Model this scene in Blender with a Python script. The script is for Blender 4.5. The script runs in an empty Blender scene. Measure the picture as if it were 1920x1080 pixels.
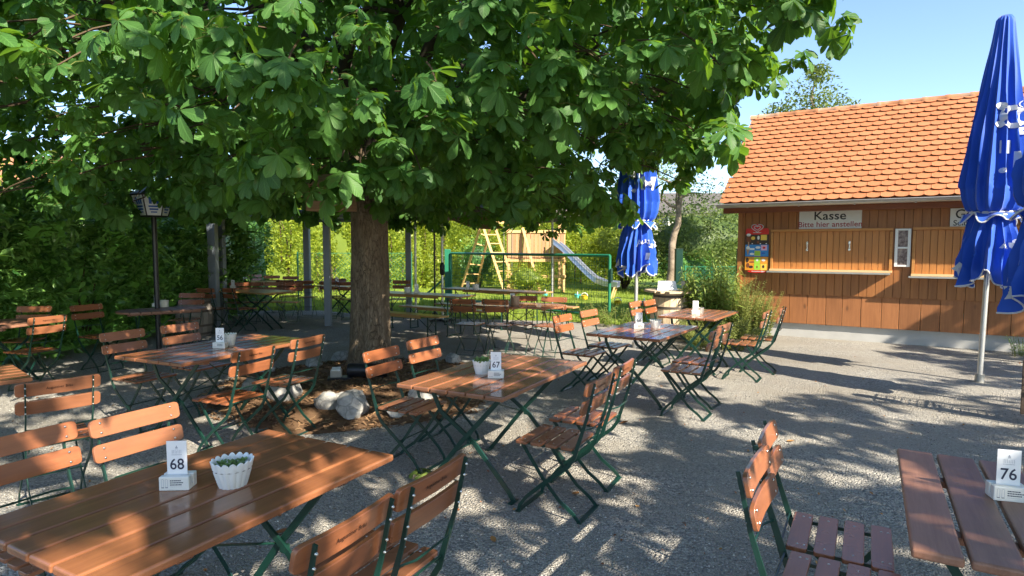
import bpy, bmesh, math, random
import numpy as np
from mathutils import Vector, Matrix

random.seed(11)
RNG = np.random.default_rng(5)
SC = bpy.context.scene
COL = SC.collection
PI = math.pi
R_ = math.radians

# ------------------------------------------------------------------ camera
F, HOR, CH = 1150.0, 462.0, 1.65          # focal length and horizon row of the 1920 px photo, eye height
PITCH = math.atan((540 - HOR) / F)
cam_d = bpy.data.cameras.new('camera')
cam = bpy.data.objects.new('camera', cam_d)
COL.objects.link(cam)
cam.location = (0, 0, CH)
cam.rotation_euler = (PI / 2 - PITCH, 0, 0)
cam_d.sensor_width = 36
cam_d.sensor_fit = 'HORIZONTAL'
cam_d.lens = 36 * F / 1920
cam_d.clip_start = 0.05
cam_d.clip_end = 800
SC.camera = cam


def ray(px, py):
    x, y = (px - 960) / F, -(py - 540) / F
    return Vector((x, math.cos(PITCH) + y * math.sin(PITCH), -math.sin(PITCH) + y * math.cos(PITCH)))


def at(px, py, z=0.0):
    """point of the photo lying at height z"""
    d = ray(px, py)
    return Vector((0, 0, CH)) + d * ((z - CH) / d.z)


def atY(px, py, Y):
    """point of the photo lying at distance Y"""
    d = ray(px, py)
    return Vector((0, 0, CH)) + d * (Y / d.y)


# ------------------------------------------------------------------ materials
MATS = {}


class NT:
    def __init__(s, name):
        s.m = bpy.data.materials.new(name)
        s.m.use_nodes = True
        s.t = s.m.node_tree
        s.t.nodes.clear()
        s.out = s.n('ShaderNodeOutputMaterial')

    def n(s, typ, **kw):
        nd = s.t.nodes.new(typ)
        for k, v in kw.items():
            if hasattr(nd, k):
                setattr(nd, k, v)
            else:
                nd.inputs[k.replace('_', ' ')].default_value = v
        return nd

    def l(s, a, b):
        s.t.links.new(a, b)

    def coord(s, scale=(1, 1, 1), kind='Object'):
        tc = s.n('ShaderNodeTexCoord')
        mp = s.n('ShaderNodeMapping')
        mp.inputs['Scale'].default_value = scale
        s.l(tc.outputs[kind], mp.inputs['Vector'])
        return mp.outputs['Vector']

    def noise(s, vec, scale, detail=4, rough=.55):
        nd = s.n('ShaderNodeTexNoise')
        nd.inputs['Scale'].default_value = scale
        nd.inputs['Detail'].default_value = detail
        nd.inputs['Roughness'].default_value = rough
        s.l(vec, nd.inputs['Vector'])
        return nd.outputs['Fac']

    def vor(s, vec, scale, out='Distance', feature='F1', rnd=1.0):
        nd = s.n('ShaderNodeTexVoronoi')
        nd.feature = feature
        nd.inputs['Scale'].default_value = scale
        nd.inputs['Randomness'].default_value = rnd
        s.l(vec, nd.inputs['Vector'])
        return nd.outputs[out]

    def ramp(s, fac, stops):
        nd = s.n('ShaderNodeValToRGB')
        cr = nd.color_ramp
        while len(cr.elements) < len(stops):
            cr.elements.new(.5)
        for e, (p, c) in zip(cr.elements, stops):
            e.position = p
            e.color = tuple(c) + (1,) if len(c) == 3 else c
        s.l(fac, nd.inputs['Fac'])
        return nd.outputs['Color']

    def mix(s, fac, a, b, mode='MIX'):
        nd = s.n('ShaderNodeMix', data_type='RGBA', blend_type=mode)
        for sock, v in ((0, fac), (6, a), (7, b)):
            if isinstance(v, (int, float)):
                nd.inputs[sock].default_value = v
            elif isinstance(v, (tuple, list)):
                nd.inputs[sock].default_value = tuple(v) + (1,)
            else:
                s.l(v, nd.inputs[sock])
        return nd.outputs[2]

    def math(s, op, a, b=0.0):
        nd = s.n('ShaderNodeMath', operation=op)
        for i, v in enumerate((a, b)):
            if isinstance(v, (int, float)):
                nd.inputs[i].default_value = v
            else:
                s.l(v, nd.inputs[i])
        return nd.outputs[0]

    def attr(s, name='tint'):
        nd = s.n('ShaderNodeAttribute')
        nd.attribute_name = name
        return nd.outputs['Fac']

    def bump(s, h, strength=.3, dist=.01):
        nd = s.n('ShaderNodeBump')
        nd.inputs['Strength'].default_value = strength
        nd.inputs['Distance'].default_value = dist
        s.l(h, nd.inputs['Height'])
        return nd.outputs['Normal']

    def bsdf(s, color, rough=.5, metal=0, normal=None, spec=.5, coat=0, coat_rough=.1, sheen=0):
        b = s.n('ShaderNodeBsdfPrincipled')
        for nm, v in (('Base Color', color), ('Roughness', rough), ('Metallic', metal), ('Specular IOR Level', spec),
                      ('Coat Weight', coat), ('Coat Roughness', coat_rough), ('Sheen Weight', sheen)):
            if isinstance(v, (int, float)):
                b.inputs[nm].default_value = v
            elif isinstance(v, (tuple, list)):
                b.inputs[nm].default_value = tuple(v) + (1,)
            else:
                s.l(v, b.inputs[nm])
        if normal is not None:
            s.l(normal, b.inputs['Normal'])
        return b

    def done(s, shader):
        s.l(shader.outputs[0], s.out.inputs['Surface'])
        return s.m


def plain(name, col, rough=.5, metal=0, var=.12, scale=30, spec=.5, coat=0, bump=0):
    t = NT(name)
    v = t.coord()
    nz = t.noise(v, scale, 5)
    c = t.mix(nz, tuple(x * (1 - var) for x in col), tuple(min(1, x * (1 + var)) for x in col))
    nrm = t.bump(nz, bump, .01) if bump else None
    r = t.math('ADD', t.math('MULTIPLY', nz, .15), rough - .07)
    return t.done(t.bsdf(c, r, metal, nrm, spec, coat))


def wood(name, c0, c1, axis='X', rough=.3, coat=0.0, grain=1.0, knots=False, bump=.12, rnd=.25, fade=0):
    t = NT(name)
    sc = {'X': (.9, 14, 14), 'Y': (14, .9, 14), 'Z': (14, 14, .9)}[axis]
    tint = t.attr()
    tc = t.n('ShaderNodeTexCoord')
    off = t.n('ShaderNodeVectorMath', operation='MULTIPLY_ADD')
    comb = t.n('ShaderNodeCombineXYZ')
    for i in range(3):
        t.l(tint, comb.inputs[i])
    t.l(comb.outputs[0], off.inputs[0])
    off.inputs[1].default_value = (37, 53, 71)
    t.l(tc.outputs['Object'], off.inputs[2])
    mp = t.n('ShaderNodeMapping')
    mp.inputs['Scale'].default_value = sc
    t.l(off.outputs[0], mp.inputs['Vector'])
    g = t.noise(mp.outputs[0], 3.0 * grain, 6, .6)
    g2 = t.noise(mp.outputs[0], 16 * grain, 3, .6)
    f = t.math('ADD', t.math('MULTIPLY', g, .7), t.math('MULTIPLY', g2, .3))
    c = t.ramp(f, [(.30, c0), (.70, c1)])
    oi = t.n('ShaderNodeObjectInfo')
    lum = t.math('ADD', t.math('MULTIPLY', tint, rnd), t.math('MULTIPLY', oi.outputs['Random'], .22))
    lum = t.math('ADD', lum, 1 - rnd / 2 - .11)
    hsv = t.n('ShaderNodeHueSaturation')
    t.l(lum, hsv.inputs['Value'])
    t.l(c, hsv.inputs['Color'])
    c = hsv.outputs['Color']
    if fade:
        wn = t.n('ShaderNodeTexWhiteNoise', noise_dimensions='1D')
        t.l(oi.outputs['Random'], wn.inputs['W'])
        fn = t.noise(t.coord(), 5, 5, .6)
        ff = t.math('MULTIPLY', t.math('MULTIPLY', wn.outputs['Value'], fade), t.math('ADD', fn, .5))
        c = t.mix(ff, c, (.33, .17, .10))
        scr = t.noise(t.coord((3, 40, 40) if axis == 'X' else (40, 3, 40)), 6, 3, .6)
        c = t.mix(t.ramp(scr, [(.66, (0, 0, 0)), (.78, (.35, .35, .35))]), c, tuple(x * .5 for x in c0))
    if knots:
        mk = t.n('ShaderNodeMapping')
        mk.inputs['Scale'].default_value = {'X': (.45, 1, 1), 'Y': (1, .45, 1), 'Z': (1, 1, .45)}[axis]
        t.l(off.outputs[0], mk.inputs['Vector'])
        k = t.vor(mk.outputs[0], 4.5)
        kf = t.ramp(k, [(.05, (1, 1, 1)), (.13, (0, 0, 0))])
        c = t.mix(t.math('MULTIPLY', kf, .65), c, tuple(x * .3 for x in c0))
    wear = t.noise(t.coord(), 2.2, 5)
    r = t.math('ADD', t.math('MULTIPLY', wear, .22), rough - .11)
    nrm = t.bump(f, bump, .004)
    return t.done(t.bsdf(c, r, 0, nrm, .5, coat, .12))


def leaf(name, c0, c1, trans, rough=.42, tw=.35, spec=.4, spots=0):
    """c0..c1 over the tint attribute, light passing through as trans"""
    t = NT(name)
    a = t.attr()
    nz = t.noise(t.coord(), 2.0, 3)
    f = t.math('ADD', t.math('MULTIPLY', a, .75), t.math('MULTIPLY', nz, .25))
    c = t.ramp(f, [(.15, c0), (.85, c1)])
    fine = t.noise(t.coord(), 60, 3)
    if spots:
        sp = t.noise(t.coord(), 13, 4, .6)
        c = t.mix(t.ramp(sp, [(.62, (0, 0, 0)), (.74, (spots, spots, spots))]), c, (.17, .12, .035))
        uv = t.n('ShaderNodeAttribute')
        uv.attribute_name = 'leafuv'
        sx = t.n('ShaderNodeSeparateXYZ')
        t.l(uv.outputs['Vector'], sx.inputs[0])
        av = t.math('ABSOLUTE', sx.outputs[1])
        rib = t.ramp(av, [(.03, (1, 1, 1)), (.12, (0, 0, 0))])
        fr_ = t.math('FRACT', t.math('SUBTRACT', t.math('MULTIPLY', sx.outputs[0], 9.0), t.math('MULTIPLY', av, 2.2)))
        side = t.ramp(t.math('ABSOLUTE', t.math('SUBTRACT', fr_, .5)), [(.0, (1, 1, 1)), (.22, (0, 0, 0))])
        vein = t.math('MAXIMUM', rib, t.math('MULTIPLY', side, .55))
        c = t.mix(t.math('MULTIPLY', vein, .42), c, tuple(min(1, x * 1.9 + .015) for x in c1))
        fine = t.math('ADD', t.math('MULTIPLY', fine, .5), t.math('MULTIPLY', vein, -1.2))
    b = t.bsdf(c, rough, 0, t.bump(fine, .35 if spots else .15, .004), spec)
    tr = t.n('ShaderNodeBsdfTranslucent')
    t.l(t.mix(f, tuple(x * .75 for x in trans), trans), tr.inputs['Color'])
    mx = t.n('ShaderNodeMixShader')
    mx.inputs[0].default_value = tw
    t.l(b.outputs[0], mx.inputs[1])
    t.l(tr.outputs[0], mx.inputs[2])
    return t.done(mx)


def gravel_mat():
    t = NT('gravel')
    v = t.coord()
    c1 = t.vor(v, 78, 'Color')
    sep = t.n('ShaderNodeSeparateColor')
    t.l(c1, sep.inputs[0])
    col = t.ramp(sep.outputs[0], [(0, (.17, .167, .16)), (.3, (.28, .272, .255)), (.55, (.37, .353, .315)), (.8, (.46, .43, .375)), (1, (.56, .53, .465))])
    c2 = t.vor(v, 150, 'Color')
    sep2 = t.n('ShaderNodeSeparateColor')
    t.l(c2, sep2.inputs[0])
    col2 = t.ramp(sep2.outputs[1], [(0, (.20, .19, .18)), (1, (.48, .455, .40))])
    patch = t.noise(v, .9, 6, .6)
    pf = t.ramp(patch, [(.42, (0, 0, 0)), (.60, (1, 1, 1))])
    col = t.mix(t.math('MULTIPLY', pf, .85), col, t.mix(.35, col2, (.36, .32, .25)))
    dirt = t.noise(v, .35, 5, .6)
    col = t.mix(t.ramp(dirt, [(.45, (0, 0, 0)), (.68, (.5, .5, .5))]), col, (.20, .165, .12))
    d1 = t.vor(v, 78)
    d2 = t.vor(v, 150)
    h = t.math('SUBTRACT', t.math('MULTIPLY', t.math('POWER', d1, 2.0), -1.0), t.math('MULTIPLY', d2, .25))
    return t.done(t.bsdf(col, .85, 0, t.bump(h, 1.0, .018), .3))


def stone_mat(name, c0, c1, scale=6):
    t = NT(name)
    v = t.coord()
    nz = t.noise(v, scale, 8, .65)
    crack = t.vor(v, scale * .8, feature='DISTANCE_TO_EDGE')
    c = t.ramp(nz, [(.3, c0), (.7, c1)])
    c = t.mix(t.ramp(crack, [(0, (.5, .5, .5)), (.05, (0, 0, 0))]), c, tuple(x * .4 for x in c0))
    return t.done(t.bsdf(c, .85, 0, t.bump(nz, .7, .03), .25))


def tint_mat(name, stops, rough=.8, bump=.3, bscale=40, noise_amt=.25, nscale=8, spec=.3):
    """colour from the tint attribute plus noise"""
    t = NT(name)
    a = t.attr()
    v = t.coord()
    nz = t.noise(v, nscale, 6, .6)
    f = t.math('ADD', t.math('MULTIPLY', a, 1 - noise_amt), t.math('MULTIPLY', nz, noise_amt))
    c = t.ramp(f, stops)
    return t.done(t.bsdf(c, rough, 0, t.bump(t.noise(v, bscale, 4), bump, .006), spec))


def bark_mat():
    t = NT('bark')
    v = t.coord((1, 1, .30))
    nz = t.noise(v, 9, 8, .7)
    nc = t.n('ShaderNodeTexNoise')
    nc.inputs['Scale'].default_value = 9
    nc.inputs['Detail'].default_value = 4
    t.l(v, nc.inputs['Vector'])
    warp = t.n('ShaderNodeVectorMath', operation='MULTIPLY_ADD')
    t.l(nc.outputs['Color'], warp.inputs[0])
    warp.inputs[1].default_value = (.12, .12, .12)
    t.l(v, warp.inputs[2])
    e = t.vor(warp.outputs[0], 26, feature='DISTANCE_TO_EDGE')
    plate = t.ramp(e, [(0, (0, 0, 0)), (.10, (1, 1, 1))])
    fine = t.noise(v, 55, 6, .7)
    brk = t.ramp(t.noise(v, 5, 5, .7), [(.40, (0, 0, 0)), (.62, (1, 1, 1))])
    c = t.ramp(t.math('ADD', t.math('MULTIPLY', nz, .6), t.math('MULTIPLY', fine, .4)), [(.32, (.10, .074, .050)), (.5, (.20, .152, .105)), (.68, (.33, .265, .19))])
    cr = t.math('MULTIPLY', t.math('SUBTRACT', 1.0, plate), t.math('ADD', t.math('MULTIPLY', brk, .6), .15))
    c = t.mix(cr, c, (.05, .036, .024))
    h = t.math('ADD', t.math('MULTIPLY', plate, .35), t.math('ADD', t.math('MULTIPLY', nz, .9), t.math('MULTIPLY', fine, .5)))
    return t.done(t.bsdf(c, .9, 0, t.bump(h, 1.0, .03), .2))


def grass_ground():
    t = NT('lawn')
    v = t.coord()
    nz = t.noise(v, 1.3, 8, .65)
    f2 = t.noise(v, 40, 4, .7)
    f = t.math('ADD', t.math('MULTIPLY', nz, .55), t.math('MULTIPLY', f2, .45))
    c = t.ramp(f, [(.3, (.10, .16, .018)), (.5, (.19, .27, .028)), (.7, (.30, .33, .06))])
    return t.done(t.bsdf(c, .9, 0, t.bump(f2, .8, .03), .2))


def fabric(name, col, rough=.55, trans=.12, scale=220, sheen=.15):
    t = NT(name)
    v = t.coord()
    nz = t.noise(v, 3, 4)
    wv = t.noise(v, scale, 2)
    c = t.mix(nz, tuple(x * .88 for x in col), tuple(min(1, x * 1.12) for x in col))
    b = t.bsdf(c, rough, 0, t.bump(wv, .15, .002), .4, 0, .1, sheen)
    tr = t.n('ShaderNodeBsdfTranslucent')
    t.l(c, tr.inputs['Color'])
    mx = t.n('ShaderNodeMixShader')
    mx.inputs[0].default_value = trans
    t.l(b.outputs[0], mx.inputs[1])
    t.l(tr.outputs[0], mx.inputs[2])
    return t.done(mx)


M = {}
M['gravel'] = gravel_mat()
M['stone_chips'] = tint_mat('stone_chips', [(0, (.10, .10, .104)), (.35, (.215, .212, .205)), (.7, (.36, .345, .31)), (1, (.56, .53, .48))], .8, .3, 60, .15)
M['lawn'] = grass_ground()
M['grass'] = leaf('grass', (.12, .20, .02), (.30, .36, .05), (.36, .46, .04), .6, .35)
M['mulch'] = tint_mat('mulch', [(0, (.05, .03, .018)), (.5, (.14, .08, .042)), (1, (.27, .165, .085))], .9, .8, 30, .6, 30)
M['chips'] = tint_mat('bark_chips', [(0, (.055, .032, .018)), (.5, (.17, .095, .048)), (1, (.36, .23, .12))], .85, .5, 80, .2)
M['rock'] = stone_mat('rock', (.22, .22, .215), (.46, .45, .42), 9)
M['slat_y'] = wood('varnished_slats', (.165, .052, .021), (.31, .102, .038), 'Y', .28, .2, .8, fade=.35)
M['table_x'] = wood('varnished_planks', (.165, .057, .022), (.30, .108, .040), 'X', .20, .35, .6, bump=.06, fade=.25)
M['table_red'] = wood('red_brown_planks', (.175, .058, .023), (.31, .110, .042), 'X', .22, .35, .6, bump=.06, fade=.4)
M['table_old'] = wood('weathered_planks', (.19, .085, .05), (.33, .165, .105), 'X', .45, .0, .8)
M['bench'] = wood('bench_wood', (.38, .19, .06), (.58, .34, .13), 'X', .32, .1, .7)
M['green'] = plain('dark_green_paint', (.007, .038, .028), .34, 0, .25, 25, .5, .1)
M['green_bright'] = plain('fence_green_paint', (.018, .17, .095), .4, 0, .2, 8)
M['steel'] = plain('bright_steel', (.62, .61, .58), .28, 1, .1, 40)
M['zinc'] = plain('zinc_gutter', (.46, .45, .42), .42, .7, .15, 6)
M['alu'] = plain('aluminium_pole', (.60, .60, .59), .35, .75, .1, 10)
M['post'] = plain('grey_post_paint', (.19, .22, .26), .45, .1, .15, 4)
M['black'] = plain('black_plastic', (.014, .015, .02), .38, 0, .2, 20)
M['white'] = plain('white_ceramic', (.78, .79, .77), .4, 0, .04, 20)
M['offwhite'] = plain('off_white_block', (.74, .73, .68), .55, 0, .05, 30)
M['card'] = plain('white_card', (.80, .81, .83), .25, 0, .02, 10, .5, .3)
M['ink'] = plain('dark_blue_ink', (.022, .026, .055), .6, 0, .1, 60)
M['ink_grey'] = plain('grey_ink', (.33, .35, .40), .6, 0, .1, 60)
M['burn'] = plain('burnt_stamp', (.045, .014, .006), .6, 0, .3, 120)
M['soil'] = plain('potting_soil', (.05, .032, .022), .95, 0, .4, 60, .2, 0, .5)
M['terracotta'] = plain('clay_pot', (.50, .30, .19), .7, 0, .12, 20)
M['bark'] = bark_mat()
M['limb'] = plain('limb_bark', (.045, .038, .03), .9, 0, .3, 30, .15)
M['twig'] = plain('twig_bark', (.085, .06, .038), .85, 0, .3, 30, .2)
M['green_twig'] = plain('young_twig', (.16, .17, .05), .7, 0, .2, 30, .2)
M['chestnut'] = leaf('chestnut_leaf', (.028, .092, .025), (.086, .20, .042), (.24, .46, .03), .46, .36, .28, .55)
M['chestnut_far'] = leaf('chestnut_leaf_coarse', (.028, .09, .024), (.07, .18, .04), (.24, .46, .03), .5, .42, .2)
M['laurel'] = leaf('laurel_leaf', (.040, .125, .032), (.19, .37, .085), (.24, .45, .04), .30, .25, .6)
M['hedge'] = leaf('hedge_leaf', (.11, .17, .02), (.36, .42, .05), (.55, .62, .04), .45, .4)
M['bush'] = leaf('pale_bush_leaf', (.075, .125, .03), (.18, .24, .07), (.24, .32, .06), .5, .35)
M['herb'] = leaf('herb_leaf', (.11, .20, .035), (.26, .33, .075), (.36, .46, .06), .5, .35)
M['rosemary'] = leaf('rosemary_leaf', (.11, .17, .045), (.33, .36, .10), (.34, .40, .07), .55, .3)
M['succulent'] = leaf('succulent_leaf', (.10, .19, .06), (.24, .36, .11), (.2, .34, .06), .45, .15)
M['dryleaf'] = tint_mat('dry_leaf', [(0, (.13, .045, .018)), (.5, (.26, .10, .035)), (1, (.42, .25, .07))], .7, .2, 50)
M['hut_wood'] = wood('hut_boards', (.27, .096, .025), (.45, .185, .055), 'Z', .50, .05, .5, True, .1, .22)
M['hut_lower'] = wood('hut_weathered_boards', (.21, .078, .025), (.37, .150, .054), 'Z', .6, 0, .5, True, .15, .3)
M['hut_shutter'] = wood('shutter_boards', (.37, .145, .035), (.52, .225, .062), 'Z', .48, .05, .5, True, .1, .18)
M['hut_dark'] = wood('dark_fascia', (.15, .042, .016), (.24, .075, .025), 'X', .55, 0, .6)
M['hut_trim'] = wood('trim_batten', (.40, .17, .045), (.55, .26, .075), 'X', .5, 0, .6)
M['sill'] = wood('pale_sill', (.50, .33, .16), (.66, .46, .25), 'X', .5, 0, .5)
M['tile'] = tint_mat('roof_tile', [(0, (.375, .140, .060)), (.5, (.42, .163, .070)), (1, (.46, .188, .086))], .75, .25, 60, .3, 3)
M['ridge'] = tint_mat('ridge_tile', [(.2, (.36, .15, .07)), (.5, (.50, .22, .10)), (.75, (.52, .38, .27))], .85, .4, 30, .75, 5)
M['concrete'] = plain('concrete_plinth', (.46, .455, .44), .9, 0, .18, 3, .2, 0, .3)
M['sign_white'] = plain('sign_board', (.72, .71, .67), .5, 0, .03, 6)
M['text_black'] = plain('black_lettering', (.02, .02, .02), .6)
M['text_red'] = plain('red_lettering', (.33, .03, .035), .6)
M['red'] = plain('glossy_red', (.62, .02, .018), .3)
M['choc'] = plain('poster_dark_brown', (.045, .028, .022), .4)
M['poster_blue'] = plain('poster_blue', (.03, .24, .62), .35, 0, .3, 14)
M['poster_orange'] = plain('poster_orange', (.72, .29, .03), .35, 0, .3, 14)
M['poster_green'] = plain('poster_green', (.32, .60, .06), .35)
M['poster_yellow'] = plain('poster_yellow', (.82, .56, .08), .35)
M['poster_pink'] = plain('poster_pink', (.70, .42, .60), .35)
M['photo_print'] = tint_mat('food_photo', [(.25, (.03, .02, .025)), (.45, (.12, .08, .08)), (.6, (.30, .24, .22)), (.75, (.45, .33, .2))], .3, 0, 10, .9, 16)
M['blue'] = fabric('blue_canvas', (.010, .092, .56), .6, .16, sheen=.3)
M['white_cloth'] = fabric('white_print', (.60, .62, .66), .75, .05)
M['grey_cloth'] = fabric('grey_brown_canvas', (.20, .165, .14), .8, .12)
M['lit_beige_cloth'] = fabric('lit_beige_canvas', (.62, .49, .36), .8, .3)  # light beige stands for sun shining through the parasol valance
M['awning'] = fabric('blue_grey_awning', (.30, .33, .40), .8, .15)
M['play_wood'] = wood('playground_timber', (.50, .29, .11), (.70, .45, .20), 'Z', .7, 0, .5)
M['play_board'] = wood('playground_boards', (.34, .18, .085), (.50, .29, .15), 'Z', .8, 0, .5, False, .2, .45)
M['slide'] = plain('slide_steel', (.55, .57, .60), .35, .8, .1, 5)
M['barrel'] = wood('barrel_staves', (.42, .31, .19), (.62, .49, .33), 'Z', .8, 0, .5, False, .2, .3)
M['barrel_grey'] = wood('grey_barrel_staves', (.16, .14, .12), (.28, .25, .22), 'Z', .8, 0, .5, False, .2, .3)
M['iron'] = plain('rusty_hoop', (.12, .10, .085), .6, .6, .3, 20)
M['feeder'] = wood('feeder_wood', (.20, .115, .06), (.34, .21, .11), 'X', .8, 0, .6)
M['lamp_white'] = plain('lantern_glass', (.82, .85, .90), .2)
M['lamp_blue'] = plain('lantern_print', (.02, .11, .48), .4)
M['toy_yellow'] = plain('toy_yellow', (.80, .52, .03), .35)
M['toy_blue'] = plain('toy_blue', (.05, .35, .70), .35)
M['toy_teal'] = plain('toy_teal', (.10, .55, .58), .35)
M['plaster'] = plain('pale_plaster', (.66, .62, .55), .9, 0, .06, 2)
M['house_roof'] = tint_mat('distant_roof', [(0, (.30, .12, .07)), (1, (.46, .20, .11))], .9, .4, 6, .6, 6)
M['house_grey_roof'] = plain('dark_roof', (.10, .09, .085), .9)
M['glass_dark'] = plain('dark_window', (.04, .05, .06), .1)
M['dark_board'] = wood('dark_stained_board', (.06, .04, .028), (.11, .075, .05), 'X', .6, 0, .6)
M['ground'] = M['lawn']


# ------------------------------------------------------------------ mesh builder
class MB:
    def __init__(s):
        s.V, s.F, s.MI, s.T = [], [], [], []

    def add(s, verts, faces, mi=0, tint=None):
        b = len(s.V)
        t = random.random() if tint is None else tint
        s.V.extend(tuple(v) for v in verts)
        s.T.extend([t] * len(verts))
        s.F.extend(tuple(i + b for i in f) for f in faces)
        s.MI.extend([mi] * len(faces))

    def box(s, c, size, R=None, mi=0, tint=None):
        c = Vector(c)
        h = Vector(size) / 2
        vs = []
        for dx, dy, dz in ((-1, -1, -1), (1, -1, -1), (1, 1, -1), (-1, 1, -1), (-1, -1, 1), (1, -1, 1), (1, 1, 1), (-1, 1, 1)):
            v = Vector((dx * h.x, dy * h.y, dz * h.z))
            if R is not None:
                v = R @ v
            vs.append(c + v)
        s.add(vs, [(0, 3, 2, 1), (4, 5, 6, 7), (0, 1, 5, 4), (1, 2, 6, 5), (2, 3, 7, 6), (3, 0, 4, 7)], mi, tint)

    def bar(s, p0, p1, w, h, up=(0, 0, 1), mi=0, tint=None):
        p0, p1 = Vector(p0), Vector(p1)
        d = p1 - p0
        x = d.normalized()
        u = Vector(up)
        y = u.cross(x)
        if y.length < 1e-4:
            y = Vector((0, 1, 0)).cross(x)
        y.normalize()
        z = x.cross(y)
        Rm = Matrix((x, y, z)).transposed()
        s.box((p0 + p1) / 2, (d.length, w, h), Rm, mi, tint)

    def tube(s, pts, r, n=6, mi=0, tint=None, close=False):
        pts = [Vector(p) for p in pts]
        m = len(pts)
        rr = r if isinstance(r, (list, tuple)) else [r] * m
        vs, fs = [], []
        ref = None
        for i, p in enumerate(pts):
            if close:
                t = (pts[(i + 1) % m] - pts[i - 1]).normalized()
            else:
                t = (pts[min(i + 1, m - 1)] - pts[max(i - 1, 0)]).normalized()
            if ref is None:
                ref = Vector((0, 0, 1)) if abs(t.z) < .9 else Vector((1, 0, 0))
            a = (ref - t * ref.dot(t)).normalized()
            ref = a
            b = t.cross(a)
            for k in range(n):
                q = 2 * PI * k / n
                vs.append(p + (a * math.cos(q) + b * math.sin(q)) * rr[i])
        for i in range(m if close else m - 1):
            j = (i + 1) % m
            for k in range(n):
                k2 = (k + 1) % n
                fs.append((i * n + k, i * n + k2, j * n + k2, j * n + k))
        if not close:
            fs.append(tuple(range(n - 1, -1, -1)))
            fs.append(tuple((m - 1) * n + k for k in range(n)))
        s.add(vs, fs, mi, tint)

    def ribbon(s, pts, w, t, lat=(0, 1, 0), mi=0, tint=None):
        """sweep a flat bar of in-plane width w (list or number) and lateral thickness t along pts"""
        pts = [Vector(p) for p in pts]
        lat = Vector(lat).normalized()
        m = len(pts)
        ww = w if isinstance(w, (list, tuple)) else [w] * m
        vs, fs = [], []
        for i, p in enumerate(pts):
            tg = (pts[min(i + 1, m - 1)] - pts[max(i - 1, 0)]).normalized()
            nrm = tg.cross(lat).normalized()
            for a, b in ((-1, -1), (1, -1), (1, 1), (-1, 1)):
                vs.append(p + nrm * (a * ww[i] / 2) + lat * (b * t / 2))
        for i in range(m - 1):
            for k in range(4):
                k2 = (k + 1) % 4
                fs.append((i * 4 + k, i * 4 + k2, i * 4 + 4 + k2, i * 4 + 4 + k))
        fs.append((3, 2, 1, 0))
        fs.append(tuple((m - 1) * 4 + k for k in range(4)))
        s.add(vs, fs, mi, tint)

    def lathe(s, prof, n=24, c=(0, 0, 0), fn=None, mi=0, tint=None, caps=True):
        vs, fs = [], []
        m = len(prof)
        for i, (r, z) in enumerate(prof):
            for k in range(n):
                a = 2 * PI * k / n
                rr, zz = (r, z) if fn is None else fn(r, z, a, i)
                vs.append((c[0] + rr * math.cos(a), c[1] + rr * math.sin(a), c[2] + zz))
        for i in range(m - 1):
            for k in range(n):
                k2 = (k + 1) % n
                fs.append((i * n + k, i * n + k2, i * n + n + k2, i * n + n + k))
        if caps:
            fs.append(tuple(range(n - 1, -1, -1)))
            fs.append(tuple((m - 1) * n + k for k in range(n)))
        s.add(vs, fs, mi, tint)

    def dome(s, c, r, h, nrm, mi=0):
        """small round bolt head"""
        nz = Vector(nrm).normalized()
        a = nz.orthogonal().normalized()
        b = nz.cross(a)
        c = Vector(c)
        vs = []
        for rr, hh in ((1, 0), (.8, .6)):
            for k in range(7):
                q = 2 * PI * k / 7
                vs.append(c + (a * math.cos(q) + b * math.sin(q)) * r * rr + nz * h * hh)
        vs.append(c + nz * h)
        fs = [(k, (k + 1) % 7, 7 + (k + 1) % 7, 7 + k) for k in range(7)] + [(7 + k, 7 + (k + 1) % 7, 14) for k in range(7)]
        s.add(vs, fs, mi, .5)

    def poly(s, pts, thick, nrm, mi=0, tint=None):
        """flat polygon extruded by thick along nrm"""
        nz = Vector(nrm).normalized()
        a = [Vector(p) for p in pts]
        n = len(a)
        vs = a + [p + nz * thick for p in a]
        fs = [tuple(range(n - 1, -1, -1)), tuple(range(n, 2 * n))] + [(i, (i + 1) % n, n + (i + 1) % n, n + i) for i in range(n)]
        s.add(vs, fs, mi, tint)

    def build(s, name, mats, parent=None, smooth=None, bevel=0, bseg=2, loc=None):
        me = bpy.data.meshes.new(name)
        me.from_pydata(s.V, [], s.F)
        if not isinstance(mats, (list, tuple)):
            mats = [mats]
        for m in mats:
            me.materials.append(m)
        me.polygons.foreach_set('material_index', s.MI)
        at_ = me.attributes.new('tint', 'FLOAT', 'POINT')
        at_.data.foreach_set('value', s.T)
        me.update()
        fix_normals(me)
        if smooth is not None:
            me.polygons.foreach_set('use_smooth', [True] * len(me.polygons))
            me.set_sharp_from_angle(angle=R_(smooth))
        o = bpy.data.objects.new(name, me)
        COL.objects.link(o)
        if parent is not None:
            o.parent = parent
        if loc is not None:
            o.location = loc
        if bevel:
            b = o.modifiers.new('soft_edges', 'BEVEL')
            b.width = bevel
            b.segments = bseg
            b.limit_method = 'ANGLE'
            b.angle_limit = R_(40)
        return o


def fix_normals(me):
    bm = bmesh.new()
    bm.from_mesh(me)
    bmesh.ops.recalc_face_normals(bm, faces=bm.faces)
    bm.to_mesh(me)
    bm.free()


def tag(o, label, cat, group=None, kind=None):
    if label:
        o['label'] = label
    if cat:
        o['category'] = cat
    if group:
        o['group'] = group
    if kind:
        o['kind'] = kind
    return o


def thing(name, label, cat, loc=(0, 0, 0), rz=0.0, group=None):
    o = bpy.data.objects.new(name, None)
    COL.objects.link(o)
    o.empty_display_size = .2
    o.location = loc
    o.rotation_euler = (0, 0, rz)
    return tag(o, label, cat, group)


KIDS = {}


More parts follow.
